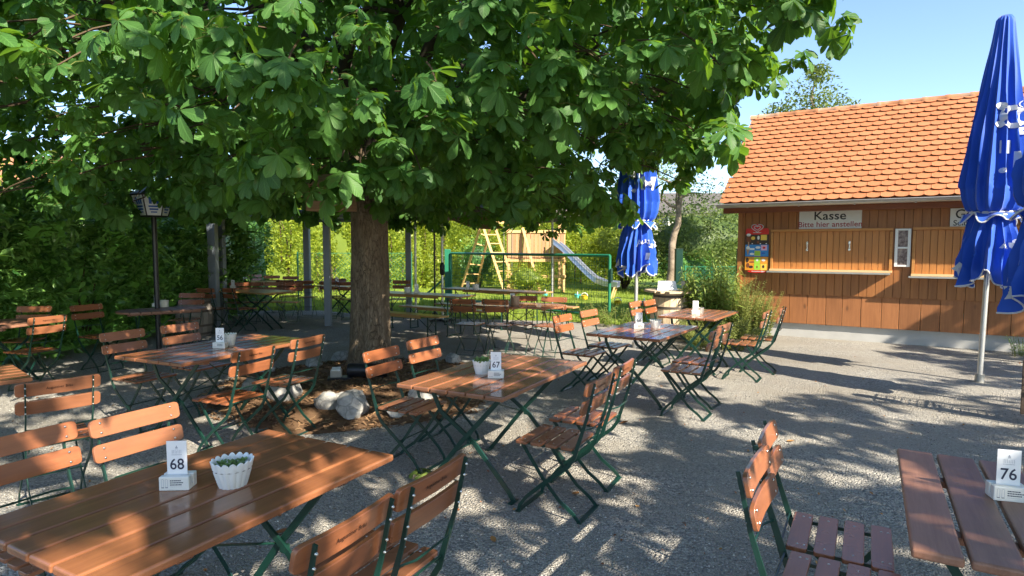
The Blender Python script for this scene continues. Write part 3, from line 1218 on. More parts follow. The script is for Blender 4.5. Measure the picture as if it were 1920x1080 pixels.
# ------------------------------------------------------------------ chairs in their places
D = math.degrees
a67, a66, a65, a56, a68, a76 = (D(t[3]) for t in (T67, T66, T65, T56, T68, T76))
G67 = 'chairs at the table with card 67'
chair(from_top(709, 651, a67 - 90), a67 - 88, 'chair with greyish pink slats in front of the trunk foot', G67)
chair(from_top(784, 632, a67 - 90), a67 - 92, 'chair with a sunlit orange lower slat beside the trunk', G67)
chair(from_top(1136, 707, a67 + 90), a67 + 90, 'empty chair standing free on gravel, its whole seat in view', G67)
chair(from_top(1180, 679, a67 + 90), a67 + 91, 'chair overlapped by the free standing chair before it', G67)
G66 = 'chairs at the table with card 66'
chair(from_top(1048.6, 588.8, a66 - 90), a66 - 90, 'brown chair with its back to the mesh gate, nearer the trunk', G66)
chair(from_top(1097.7, 580, a66 - 90), a66 - 92, 'brown chair between the mesh gate and the middle parasol pole', G66)
chair((1.70, 5.93), a66 + 92, 'chair with bluish white seat slats turned to card 66', G66)
chair((1.93, 6.36), a66 + 88, 'chair behind the bluish white seat at card 66', G66)
G65 = 'chairs at the table with card 65'
chair(from_top(1186.5, 564, a65 - 90), a65 - 90, 'small orange chair back beside the middle parasol pole', G65)
chair(from_top(1213, 561.3, a65 - 90), a65 - 90, 'small orange chair back right before the barrel', G65)
chair((2.86, 7.58), a65 + 93, 'bright green framed chair seen edge on before the rosemary', G65)
chair((3.24, 8.02), a65 + 95, 'chair with warm brown seat slats nearest the wooden kiosk', G65)
G56 = 'chairs at the table with card 56'
chair(from_top(224, 618.5, a56 - 90), a56 - 90, 'chair with evenly sunlit orange backrest against the hedge', G56)
chair(from_top(332, 605.5, a56 - 90), a56 - 90, 'chair whose orange backrest is mottled by leaf shadows', G56)
chair(from_top(483.5, 652.5, a56 + 90), a56 + 90, 'chair seen from behind with a sunlit green leg cross', G56)
chair(from_top(583, 631, a56 + 90), a56 + 92, 'chair seen from behind next to the mulch stones', G56)
G68 = 'chairs at the table with card 68'
chair(from_top(30, 806, a68 - 90), a68 - 90, 'chair at the photo edge with two plain brown back slats, opposite the 68 card', G68)
chair(from_top(245, 766, a68 - 90), a68 - 90, 'chair with a glowing orange top slat behind the 68 card', G68)
chair(from_top(667, 973, a68 + 90), a68 + 92, 'closest chair, cut off by the lower photo edge, stamped back slat', G68)
chair(from_top(828, 881, a68 + 90), a68 + 91, 'second closest chair, leaning its back beside the big table corner', G68)
chair(from_top(113, 710, 136), 136, 'lone chair seen from behind between the cut off table and the orange slat', 'chairs near the hedge')
G76 = 'chairs at the table with card 76'
chair(from_top(1398, 855, a76 - 90), a76 - 92, 'front one of two bowed backs by the gap plank table', G76)
chair(from_top(1421, 802, a76 - 90), a76 - 90, 'rear one of two bowed backs by the gap plank table', G76)
GH = 'chairs near the hedge'
chair(from_top(68, 572.5, -82), -82, 'pale pinkish chair facing out from the hedge by the round table', GH)
chair(from_top(94, 592, 160), 160, 'dark chair turned side on before the pale pinkish one', GH)
chair(from_top(158, 570, -24), -24, 'chair tilted half into the hedge leaves', GH)
chair(from_top(362, 548.5, -86), -86, 'chair behind the rounded slatted table, beside the lantern', GH)
GF = 'chairs at the rounded table behind the trunk'
chair(from_top(865, 560, 72), 72, 'chair with bluish seat seen from behind, nearer the trunk', GF)
chair(from_top(925, 561, 72), 74, 'chair with bluish seat seen from behind, below the clay pot', GF)
chair(from_top(984, 553.5, -108), -108, 'dark backed chair peeping over the table behind the clay pot', GF)
chair(from_top(1038, 555.5, -108), -112, 'dark backed chair at the table tip before the lawn', GF)
aA, aB, aC = (D(t[3]) for t in (TA, TB, TC))
GB = 'chairs under the pergola'
chair(from_top(424, 540, 60), 60, 'dark chair behind the double post, its back to the viewer', GB)
chair((TA[0].x - .55, TA[0].y - .62), 75, 'chair turned sideways with a light arm shaped rim by the double post', GB)
for i, (px, py, lab) in enumerate(((449, 529, 'pink backed pergola chair next to the small white pot'), (475, 528.5, 'pink backed pergola chair second from the small white pot'),
                                   (515, 528, 'greyish backed pergola chair in the same row'), (549, 528.5, 'greyish backed pergola chair ending its row by the steel post'))):
    chair(from_top(px, py, -80), -80 - 4 * (i % 2), lab, GB)
for i, (px, py, lab) in enumerate(((457, 513.5, 'farthest chair beside the tiny pot and card'), (479, 514, 'farthest chair, second along the hedge'), (514, 516, 'farthest chair, greyish, third along the hedge'),
                                   (546, 517.5, 'farthest chair, last along the hedge before the steel post'))):
    chair(from_top(px, py, -88), -88 + 5 * (i % 3), lab, GB)
for i, (px, py, lab) in enumerate(((533, 524.5, 'dark chair back before the steel post, hedge behind it'), (568, 525.5, 'dark chair back overlapping the steel post foot'),
                                   (615, 527, 'dark chair back crossed by the thin grey post'), (648, 528, 'dark chair back touching the trunk outline'))):
    chair(from_top(px, py, 92), 92 + 4 * (i % 2), lab, GB)
chair(from_top(634, 521.5, -90), -90, 'chair behind the far card, between post and trunk', GB)
chair(from_top(754, 525, -96), -96, 'red brown chair just past the trunk before the net fence', GB)


# ------------------------------------------------------------------ table cards and pots
def number_card(px, py, num, rz, label, zt=.75, small=False):
    p = at(px, py, zt)
    t = thing('number_card', label, 'table card', (p.x, p.y, zt), rz, 'table number cards')
    m = MB()
    # block with a slot: front wall, back wall, floor
    m.box((0, -.019, .026), (.108, .026, .052))
    m.box((0, .021, .026), (.108, .030, .052))
    m.box((0, 0, .010), (.108, .012, .02))
    b = m.build('block', M['offwhite'], t, bevel=.0035)
    if not small:
        m = MB()
        y = -.0322
        for x0 in (-.040, -.026):
            m.box((x0 - .004, y, .028), (.0008, .0006, .030), None, 1)
            m.box((x0 + .004, y, .028), (.0008, .0006, .030), None, 1)
            m.box((x0, y, .044), (.005, .0006, .0009), None, 1)
            m.box((x0, y, .0125), (.009, .0006, .0022), None, 0)
        for k, (wd, mi) in enumerate(((.036, 0), (.046, 0), (.040, 0), (.038, 1))):
            x = -.013
            rr = random.Random(k + int(num or 0))
            while x < -.013 + wd:
                s = rr.uniform(.002, .006)
                m.box((x + s / 2, y, .038 - k * .0078), (s, .0006, .0036 if mi == 0 else .0008), None, mi)
                x += s + .0011
        m.build('print', [M['ink'], M['ink_grey']], b)
    m = MB()
    m.box((0, 0, .10), (.072, .003, .156))
    c = m.build('card', M['card'], t)
    if small:
        m = MB()
        m.box((0, -.002, .14), (.022, .0006, .016))
        m.build('print', M['ink_grey'], c)
    else:
        m = MB()
        put_text(m, num, .058, (0, -.0019, .088), (1, 0, 0), (0, 0, 1), 0, .92)
        for i in range(7):
            x = (i - 3) * .0052
            hgt = .014 if i != 3 else .011
            m.box((x, -.0018, .137 + hgt / 2 - .007), (.0011, .0005, hgt), None, 1)
        m.box((0, -.0018, .1525), (.008, .0005, .005), None, 1)
        m.box((0, -.0018, .157), (.003, .0005, .006), None, 1)
        m.box((0, -.0018, .1475), (.010, .0005, .001), None, 1)
        for i in range(9):
            m.box(((i - 4) * .0041, -.0018, .1255), (.0026, .0005, .0022), None, 1)
        m.build('print', [M['ink'], M['ink_grey']], c)
    return t


number_card(334, 914, '68', R_(4), 'card reading 68 on the big glossy table in front')
number_card(930, 708, '67', R_(-2), 'card reading 67 before the pot of bright green plant')
number_card(1198, 616, '66', R_(-12), 'card reading 66 left of a white pot, square table by the parasol'.replace('left of', 'beside'))
number_card(1304, 589, '65', R_(-8), 'card reading 65 behind a dull metal pot by the barrel')
number_card(413, 652, '56', R_(2), 'card reading 56 in front of a yellowish fluted pot')
number_card(1888, 935, '76', R_(-16), 'card reading 76 on the table with wide plank gaps')
number_card(294, 575, '', R_(62), 'card seen nearly edge on before the lantern post', small=True)
number_card(437, 540, '', R_(5), 'card in front of a grey pot on the table behind the double post', small=True)
number_card(440, 527, '', R_(5), 'farthest card by the hedge, on the last table', small=True)
number_card(632, 534.5, '', R_(5), 'card between the thin grey post and the trunk', small=True)
number_card(781, 550, '', R_(5), 'card on the beer table next to a white pot behind the trunk', small=True)
number_card(877, 543, '', R_(5), 'card on the longest beer table before the swing ladder', small=True)
number_card(961, 571, '', R_(-20), 'card behind the clay pot on the rounded table', small=True)


def rosette(mb_pos, n, size, rng, up=.5):
    pos, yaw, pit, sc = [], [], [], []
    for i in range(n):
        k = i / n
        pos.append(mb_pos)
        yaw.append(i * 2.4)
        pit.append(1.35 - 1.15 * k + rng.uniform(-.1, .1))
        sc.append(size * (.45 + .55 * k))
    return pos, yaw, pit, sc


_bl, _bf = blade(1.0, .24, [(.35, .8), (.65, 1.0), (.88, .55)], .35, -.18)
SUCC = [(_bl, _bf, [0] * len(_bf))]


def pot(px, py, r0, r1, h, label, style='fluted', zt=.75, plant='rosette', mat=None, base=None):
    p = base if base is not None else at(px, py, zt)
    t = thing('plant_pot', label, 'plant pot', (p.x, p.y, zt if base is None else base.z), random.uniform(0, 6), 'plant pots')
    m = MB()
    n = 96 if style == 'fluted' else 28
    nf = 16

    def fn(r, z, a, i):
        if style != 'fluted':
            return r, z
        c = abs(math.cos(a * nf / 2))
        rr = r * (.93 + .07 * c)
        if i in (3, 4, 5):
            z = z + .012 * (c - .4) * (h / .1)
        return rr, z
    prof = [(r0 * .96, 0), (r0, .004), (r0 + (r1 - r0) * .55, h * .55), (r1, h), (r1 - .004, h + .002), (r1 - .008, h - .002), (r1 - .012, h * .72)]
    m.lathe(prof, n, fn=fn)
    m.build('bowl', mat or M['white'], t, smooth=50)
    m = MB()
    m.lathe([(r1 * .90, h * .70), (r1 * .5, h * .80)], 20)
    m.build('soil', M['soil'], t)
    rng = random.Random(int(px * 7 + py))
    if plant == 'rosette':
        P, Y_, Pi, S = [], [], [], []
        for k in range(5):
            a = k * 1.256 + .4
            q = (0, 0, h * .80) if k == 0 else (r1 * .48 * math.cos(a), r1 * .48 * math.sin(a), h * .78)
            b = rosette(q, 16, r1 * .48, rng)
            P += b[0]; Y_ += b[1]; Pi += b[2]; S += b[3]
    else:
        P, Y_, Pi, S = [], [], [], []
        for k in range(90):
            a, rr = rng.uniform(0, 6.28), r1 * .8 * math.sqrt(rng.random())
            P.append((rr * math.cos(a), rr * math.sin(a), h * .8)); Y_.append(a + rng.uniform(-.8, .8)); Pi.append(rng.uniform(.5, 1.4)); S.append(r1 * rng.uniform(.45, .75))
    n = len(P)
    scatter(SUCC, np.zeros(n, int), np.array(P), rots(np.array(Y_), np.array(Pi), np.zeros(n)), np.array(S), RNG.random(n), 'succulent', M['succulent'], t)
    return t


pot(437, 909, .052, .077, .094, 'fluted white pot with small rosettes on the big glossy table')
pot(903, 700, .045, .066, .090, 'scalloped white pot with bright green plant beside card 67', plant='tuft')
pot(1229, 615, .048, .066, .085, 'white tapered pot on the square table by the parasol')
pot(1312, 588.5, .046, .054, .085, 'dull metal pot in front of card 65', 'plain', mat=M['zinc'])
pot(430, 647, .045, .066, .10, 'yellowish fluted pot hidden partly by card 56', plant='none' if False else 'rosette')
pot(308, 575.5, .058, .062, .10, 'grey round pot beside the edge on card before the hedge', 'plain', mat=M['offwhite'])
pot(443, 538, .05, .06, .10, 'grey pot with a plant under the farthest card', 'plain', mat=M['concrete'], plant='tuft')
pot(459, 528, .055, .08, .11, 'tiny looking white pot on the last table by the hedge')
pot(764, 549, .055, .065, .10, 'white pot beside the card behind the trunk')
pot(892, 544, .06, .07, .12, 'cream pot on the longest beer table', 'plain', mat=M['offwhite'])
pot(966, 572, .062, .068, .14, 'clay coloured pot on the rounded table', 'plain', mat=M['terracotta'])

# ------------------------------------------------------------------ the wooden kiosk
HA = R_(-32)
HO = at(1740, 649.5, 0)
HU = Vector((math.cos(HA), math.sin(HA), 0))
HI = Vector((-math.sin(HA), math.cos(HA), 0))      # into the kiosk


def wallpt(px, py, y=0.0):
    """photo px on the vertical plane y (kiosk coordinates): returns (s, z)"""
    d = ray(px, py)
    o = Vector((0, 0, CH))
    k = ((HO + HI * y) - o).dot(HI) / d.dot(HI)
    p = o + d * k - HO
    return p.dot(HU), p.z


def hutw(s, y, z):
    return HO + HU * s + HI * y + Vector((0, 0, z))


S0 = wallpt(1384, 470)[0]
S1 = 4.6
DEPTH = 3.6
ZP = wallpt(1740, 621)[1]         # plinth top
ZO = wallpt(1740, 559.5)[1]       # where the lower boards start
YE = -.40
ZE = wallpt(1740, 372, YE)[1]     # eave
YR = YE + 2.15
ZR = wallpt(1740, 187, YR)[1]
SE = wallpt(1349, 384, YE)[0]
SRG = wallpt(1413, 219, YR)[0]
print('hut', S0, ZP, ZO, ZE, ZR, SE, SRG)
hut = thing('wooden_kiosk', 'brown wooden kiosk with orange tiled roof and closed shutters', 'kiosk', HO, HA)
ZW = ZE - .10


def boards(mb, x0, x1, z0, z1, y, wd, jit, th, R=random.Random(4)):
    x = x0
    while x < x1 - .005:
        ww = min(wd * R.uniform(1 - jit, 1 + jit), x1 - x)
        mb.box((x + ww / 2, y - th / 2 + R.uniform(-.0015, .0015), (z0 + z1) / 2), (max(.01, ww - .007), th, z1 - z0), None, 0, R.random())
        x += ww


m = MB()
boards(m, S0, S1, ZO - .012, ZW, 0, .125, .05, .022)
m.box(((S0 + S1) / 2, .03, (ZO + ZW) / 2), (S1 - S0 - .02, .04, ZW - ZO), None, 0, .1)
# gable ends and back wall
for s in (S0, S1):
    x = s + (.012 if s == S0 else -.012)
    n = 26
    for i in range(n):
        y0 = .012 + i * (DEPTH - .02) / n
        y1 = y0 + (DEPTH - .02) / n - .007
        ym = (y0 + y1) / 2
        top = min(ZW + .1 + (ym) * (ZR - ZE) / (YR - YE), ZW + .1 + (DEPTH - ym) * (ZR - ZE) / (YR - YE), ZR - .12)
        m.box((x, ym, (ZP + top) / 2), (.024, y1 - y0, top - ZP), None, 0)
m.box(((S0 + S1) / 2, DEPTH, (ZP + ZW) / 2), (S1 - S0, .03, ZW - ZP), None, 0)
m.build('wall', M['hut_wood'], hut, bevel=.003)
m = MB()
boards(m, S0 + .01, S1, ZP, ZO, .018, .285, .14, .020, random.Random(9))
m.build('lower_boards', M['hut_lower'], hut, bevel=.003)
m = MB()
m.box(((S0 + S1) / 2, DEPTH / 2 + .02, ZP / 2 - .2), (S1 - S0 - .02, DEPTH - .06, ZP + .4 - .004))
m.build('plinth', M['concrete'], hut, bevel=.006)
m = MB()
m.box((S0 + .035, -.032, (ZP + ZW) / 2), (.075, .022, ZW - ZP - .004), None, 0, .5)
m.build('corner_board', M['hut_wood'], hut, bevel=.003)
m = MB()
m.box(((SE + .05 + S1 + .3) / 2, YE + .12, ZE - .085), (S1 + .3 - SE - .05, .05, .125))
for x in np.arange(S0 + .1, S1, .62):
    m.bar((x, YE + .146, ZE - .07), (x, .25, ZE - .07 + (.25 - YE - .146) * (ZR - ZE) / (YR - YE)), .07, .10)
m.build('fascia', M['hut_dark'], hut, bevel=.004)
# gutter: half round trough
m = MB()
vs, fs = [], []
for i, x in enumerate((SE - .03, S1 + .32)):
    for k in range(9):
        a = PI + PI * k / 8
        vs.append((x, YE - .035 + .062 * math.cos(a), ZE + .005 + .062 * math.sin(a)))
    for k in range(9):
        a = 2 * PI - PI * k / 8
        vs.append((x, YE - .035 + .056 * math.cos(a), ZE + .005 + .056 * math.sin(a)))
for k in range(18):
    fs.append((k, (k + 1) % 18, 18 + (k + 1) % 18, 18 + k))
m.add(vs, fs, 0, .5)
for x in (SE - .03, S1 + .32):
    m.poly([(x, YE - .035 + .06 * math.cos(PI + PI * k / 8), ZE + .005 + .06 * math.sin(PI + PI * k / 8)) for k in range(9)], .003, (1, 0, 0))
m.tube([(SE - .03, YE - .099, ZE + .008), (S1 + .32, YE - .099, ZE + .008)], .009, 8)
for x in np.arange(SE + .5, S1, .85):
    m.box((x, YE - .035, ZE - .058), (.025, .10, .006))
m.build('gutter', M['zinc'], hut, smooth=40)

# roof: beaver-tail tiles row by row
ROWS = 19
SL = math.hypot(YR - YE, ZR - ZE)
ty, tz = (YR - YE) / SL, (ZR - ZE) / SL
EXPO = (SL - .02) / ROWS
TW = .198


def tile_side(mb, mirror):
    R = random.Random(8)
    for r in range(ROWS):
        t0 = r * EXPO
        sl = SE + (SRG - SE) * t0 / SL
        x = SE - 1.0 + (TW / 2 if r % 2 else 0)
        while x < S1 + .35:
            x0, x1 = x + .002, x + TW - .002
            x += TW
            if x1 < sl + .05:
                continue
            x0 = max(x0, sl)
            jit = R.uniform(-.003, .003)
            lift = R.uniform(0, .002)
            t1 = t0 + EXPO * 1.3 if r < ROWS - 1 else t0 + EXPO
            arc = []
            xc, hw = (x0 + x1) / 2, (x1 - x0) / 2
            for k in range(9):
                u = -1 + k / 4
                arc.append((xc + u * hw, t0 + jit + .036 * (1 - math.sqrt(max(0, 1 - (u * .97) ** 2))) / .76))
            top = [(x1, t1), (x0, t1)]

            def P(xx, tt, off):
                yv, zv = YE + ty * tt - tz * off, ZE + .02 + tz * tt + ty * off
                if mirror:
                    yv = 2 * YR - yv
                return (xx, yv, zv)
            low, hi = .036 + lift, .008
            vs = [P(a, b, low) for a, b in arc] + [P(a, b, hi) for a, b in top]
            vs += [P(a, b + .020, low - .024) for a, b in arc] + [P(a, b, hi - .012) for a, b in top]
            n = 11
            fs = [tuple(range(n))] + [(i, i + 1, n + i + 1, n + i) for i in range(8)] + [(8, 9, n + 9, n + 8), (10, 0, n, n + 10)]
            mb.add(vs, fs, 0, R.random())


m = MB()
tile_side(m, False)
roof = m.build('roof', M['tile'], hut)
m = MB()
tile_side(m, True)
# boarding under the tiles
m.poly([(SE + .06, YE + .02, ZE - .012), (S1 + .3, YE + .02, ZE - .012), (S1 + .3, YR, ZR - .02), (SRG + .04, YR, ZR - .02)], -.02, (0, -tz, ty), 0, .1)
m.build('rear_roof', M['tile'], hut)
m = MB()
x = SRG - .05
R = random.Random(2)
k = 0
while x < S1 + .3:
    ln = .36 if k else .18
    vs, fs = [], []
    for i, (q, rr) in enumerate(((0, .100), (ln * .86, .094), (ln * .9, .104), (ln + .03, .106))):
        for j in range(9):
            a = PI * j / 8
            vs.append((x + q, YR + rr * math.cos(a) * 1.05, ZR - .045 + rr * math.sin(a) * 1.0))
    for i in range(3):
        for j in range(8):
            fs.append((i * 9 + j, i * 9 + j + 1, i * 9 + j + 10, i * 9 + j + 9))
    fs.append(tuple(range(8, -1, -1)))
    m.add(vs, fs, 0, R.random())
    x += ln
    k += 1
m.build('ridge_cap', M['ridge'], hut, smooth=40)


def shutter(pxl, pxr, pyt, pyb, latches):
    s0, zt = wallpt(pxl, pyt)
    s1 = pxr if pxr < 50 else wallpt(pxr, pyt)[0]
    zb = wallpt(pxl, pyb)[1]
    m = MB()
    m.box(((s0 + s1) / 2, -.055, zt - .022), (s1 - s0, .062, .044), None, 0, .7)
    for s in (s0 + .022, s1 - .022):
        m.box((s, -.050, (zb + zt) / 2 - .03), (.044, .050, zt - zb - .06), None, 0, .4)
    m.build('shutter_frame', M['hut_trim'], hut, bevel=.003)
    m = MB()
    boards(m, s0 + .046, s1 - .046, zb, zt - .046, -.024, .098, .03, .018, random.Random(int(pxl)))
    sh = m.build('shutter', M['hut_shutter'], hut, bevel=.003)
    for lx, ly in latches:
        s, z = wallpt(lx, ly)
        m = MB()
        m.box((s, -.047, z), (.022, .008, .17))
        m.box((s, -.056, z + .05), (.030, .014, .045))
        m.box((s, -.056, z - .065), (.034, .016, .034))
        m.tube([(s, -.052, z - .05), (s - .006, -.068, z), (s, -.056, z + .04)], .005, 6)
        m.build('latch', M['steel'], sh, bevel=.002)
    m = MB()
    m.box(((s0 + s1) / 2 - .0, -.085, zb - .018), (s1 - s0 + .01, .13, .034), None, 0, .8)
    m.build('sill_board', M['sill'], hut, bevel=.003)
    m = MB()
    m.box(((s0 + s1) / 2 - .03, -.105, zb - .052), (s1 - s0 + .02, .19, .030))
    m.build('counter_edge', M['zinc'], hut, bevel=.004)
    return s0, s1, zt, zb


shutter(1447, 1675, 430.5, 503.5, ((1514, 462), (1593, 461)))
shutter(1712, S1 - .3, 426, 513, ())


def hut_thing(name, label, cat, s, z, y=-.045):
    return thing(name, label, cat, hutw(s, y, z), HA)


def hut_rect(x0, y0, x1, y1):
    a, b = wallpt(x0, y0), wallpt(x1, y0)
    c = wallpt(x0, y1)
    return (a[0] + b[0]) / 2, (a[1] + c[1]) / 2, b[0] - a[0], a[1] - c[1]


def sign_board(px, lines, label):
    s, z, wd, hh = px
    t = hut_thing('wall_sign', label, 'sign', s, z, -.030)
    m = MB()
    m.box((0, 0, 0), (wd, .012, hh))
    b = m.build('board', M['sign_white'], t, bevel=.002)
    m = MB()
    for txt, size, dz, mi, xs in lines:
        put_text(m, txt, size, (0, -.0068, dz * hh), (1, 0, 0), (0, 0, 1), mi, xs)
    m.build('lettering', [M['text_black'], M['text_red']], b)
    m = MB()
    for a in (-1, 1):
        for b_ in (-1, 1):
            m.dome((a * (wd / 2 - .02), -.006, b_ * (hh / 2 - .02)), .005, .003, (0, -1, 0))
    m.build('screw', M['steel'], t)


r = hut_rect(1499.5, 396.5, 1616.5, 429.5)
sign_board(r, (('Kasse', r[3] * .66, .20, 0, 1.06), ('Bitte hier anstellen', r[3] * .42, -.27, 1, 1.0)), 'white sign reading Kasse, Bitte hier anstellen')
r = hut_rect(1782, 391, 1908, 427)
sign_board(r, (('Getränke', r[3] * .66, .18, 0, .92), ('Selbstbedienung', r[3] * .40, -.27, 0, .95)), 'white sign mostly covered by the tied blue parasol')

# ice cream poster
s, z, wd, hh = hut_rect(1399.5, 431, 1443, 506)
t = hut_thing('ice_cream_poster', 'colourful ice cream price poster with red top on the kiosk', 'poster', s, z, -.052)
m = MB()
m.box((0, 0, 0), (wd, .008, hh))
pan = m.build('panel', M['choc'], t)
m = MB()
fy = -.0055


def rc(x0, z0, x1, z1, mi, dy=0.0):
    m.add([(x0 * wd, fy - dy, z0 * hh), (x1 * wd, fy - dy, z0 * hh), (x1 * wd, fy - dy, z1 * hh), (x0 * wd, fy - dy, z1 * hh)], [(0, 1, 2, 3)], mi)


def disc(x, z, rx, rz_, mi, dy, n=18):
    m.add([(x * wd + rx * wd * math.cos(2 * PI * k / n), fy - dy, z * hh + rz_ * hh * math.sin(2 * PI * k / n)) for k in range(n)], [tuple(range(n))], mi)


rc(-.5, .38, .5, .5, 0, .001)
rc(-.5, -.16, .5, .13, 1, .001)
rc(-.5, -.5, .5, -.17, 2, .001)
rc(.16, .24, .42, .37, 4, .002)
disc(-.17, .29, .09, .045, 4, .002)
disc(.06, .30, .05, .05, 6, .002)
disc(.05, .19, .05, .03, 7, .002)
disc(.28, .19, .08, .022, 8, .002)
for q in (-.2, .15, .4):
    disc(q, .155, .03, .012, 6, .003)
rc(-.32, .0, -.1, .045, 6, .002)
disc(-.2, -.1, .1, .03, 6, .002)
disc(.05, .06, .11, .03, 6, .002)
rc(.18, -.01, .44, .12, 5, .002)
disc(.31, .055, .06, .03, 0, .003)
rc(-.1, -.145, .16, -.02, 4, .002)
rc(-.09, -.14, .15, -.03, 3, .003)
disc(.28, -.08, .09, .02, 9, .002)
rc(-.1, -.34, .16, -.18, 3, .002)
rc(-.1, -.5, .16, -.345, 3, .002)
rc(.18, -.5, .44, -.345, 4, .002)
disc(.03, -.25, .05, .03, 6, .003)
disc(.03, -.42, .03, .03, 7, .003)
disc(.3, -.25, .08, .03, 6, .003)
disc(.3, -.41, .05, .04, 8, .003)
disc(-.24, -.42, .1, .035, 8, .002)
disc(-.2, -.3, .12, .02, 7, .002)
# ice lolly and cone down the side
rc(-.46, .2, -.26, .37, 7, .003)
disc(-.36, .37, .10, .035, 6, .003)
rc(-.385, .07, -.335, .2, 10, .003)
disc(-.38, .05, .08, .045, 6, .004)
m.add([(-.46 * wd, fy - .004, .03 * hh), (-.30 * wd, fy - .004, .03 * hh), (-.38 * wd, fy - .004, -.14 * hh)], [(0, 1, 2)], 10)
disc(-.4, -.25, .07, .06, 8, .003)
disc(-.37, -.38, .07, .06, 7, .003)
m.build('print', [M['red'], M['poster_blue'], M['poster_orange'], M['poster_green'], M['poster_yellow'], M['poster_pink'], M['white'], M['hut_dark'], M['choc'], M['lamp_blue'], M['terracotta']], pan)
m = MB()
n = 16
m.poly([(wd * .26 * math.cos(PI * k / n), -.006, hh * .5 - .002 + wd * .26 * math.sin(PI * k / n)) for k in range(n + 1)], .01, (0, 1, 0))
m.poly([(wd * (-.5 + .5 * .0), -.004, hh * .46), (wd * .5, -.004, hh * .46), (wd * .46, -.004, hh * .53), (-wd * .46, -.004, hh * .53)], .008, (0, 1, 0))
hd = m.build('header', M['red'], t)
m = MB()


def heart(sc):
    return [(sc * 16 * math.sin(q) ** 3, sc * (13 * math.cos(q) - 5 * math.cos(2 * q) - 2 * math.cos(3 * q) - math.cos(4 * q))) for q in [2 * PI * k / 40 for k in range(41)]]


for sc in (.0022 * wd / .4, .0034 * wd / .4 * 1.25):
    m.tube([(x * 1.25, -.009, hh * .5 + wd * .08 + zz) for x, zz in heart(sc * 1.2)], .006 * wd / .4, 6)
m.box((0, -.009, hh * .425), (wd * .34, .004, .010))
m.build('emblem', M['white_cloth'], hd)
m = MB()
m.lathe([(wd * .05, 0), (wd * .30, .0)], 4) if False else None
m.poly([(wd * .40 * math.cos(2 * PI * k / 24) + wd * .02, -.012, -hh * .53 + .026 * math.sin(2 * PI * k / 24)) for k in range(24)], .012, (0, 1, 0))
bn = m.build('banner', M['red'], t)
m = MB()
m.box((0, -.0135, -hh * .53), (wd * .40, .002, .010))
m.add([(wd * .22, -.0135, -hh * .53 - .013), (wd * .40, -.0135, -hh * .53), (wd * .22, -.0135, -hh * .53 + .013)], [(0, 1, 2)])
m.build('print', M['white_cloth'], bn)

# framed food pictures
s, z, wd, hh = hut_rect(1679, 429, 1709, 500)
t = hut_thing('picture_frame', 'narrow white framed pair of food photos between the shutters', 'picture', s, z, -.040)
m = MB()
for x in (-1, 1):
    m.box((x * (wd / 2 - .022), 0, 0), (.044, .02, hh))
for q in (-1, 0, 1):
    m.box((0, 0, q * (hh / 2 - .015)), (wd - .09, .0196, .03))
m.build('frame', M['white'], t, bevel=.003)
for q in (-1, 1):
    m = MB()
    m.box((0, .003, q * hh * .245), (wd - .092, .006, hh * .44))
    m.build('photo', M['photo_print'], t)


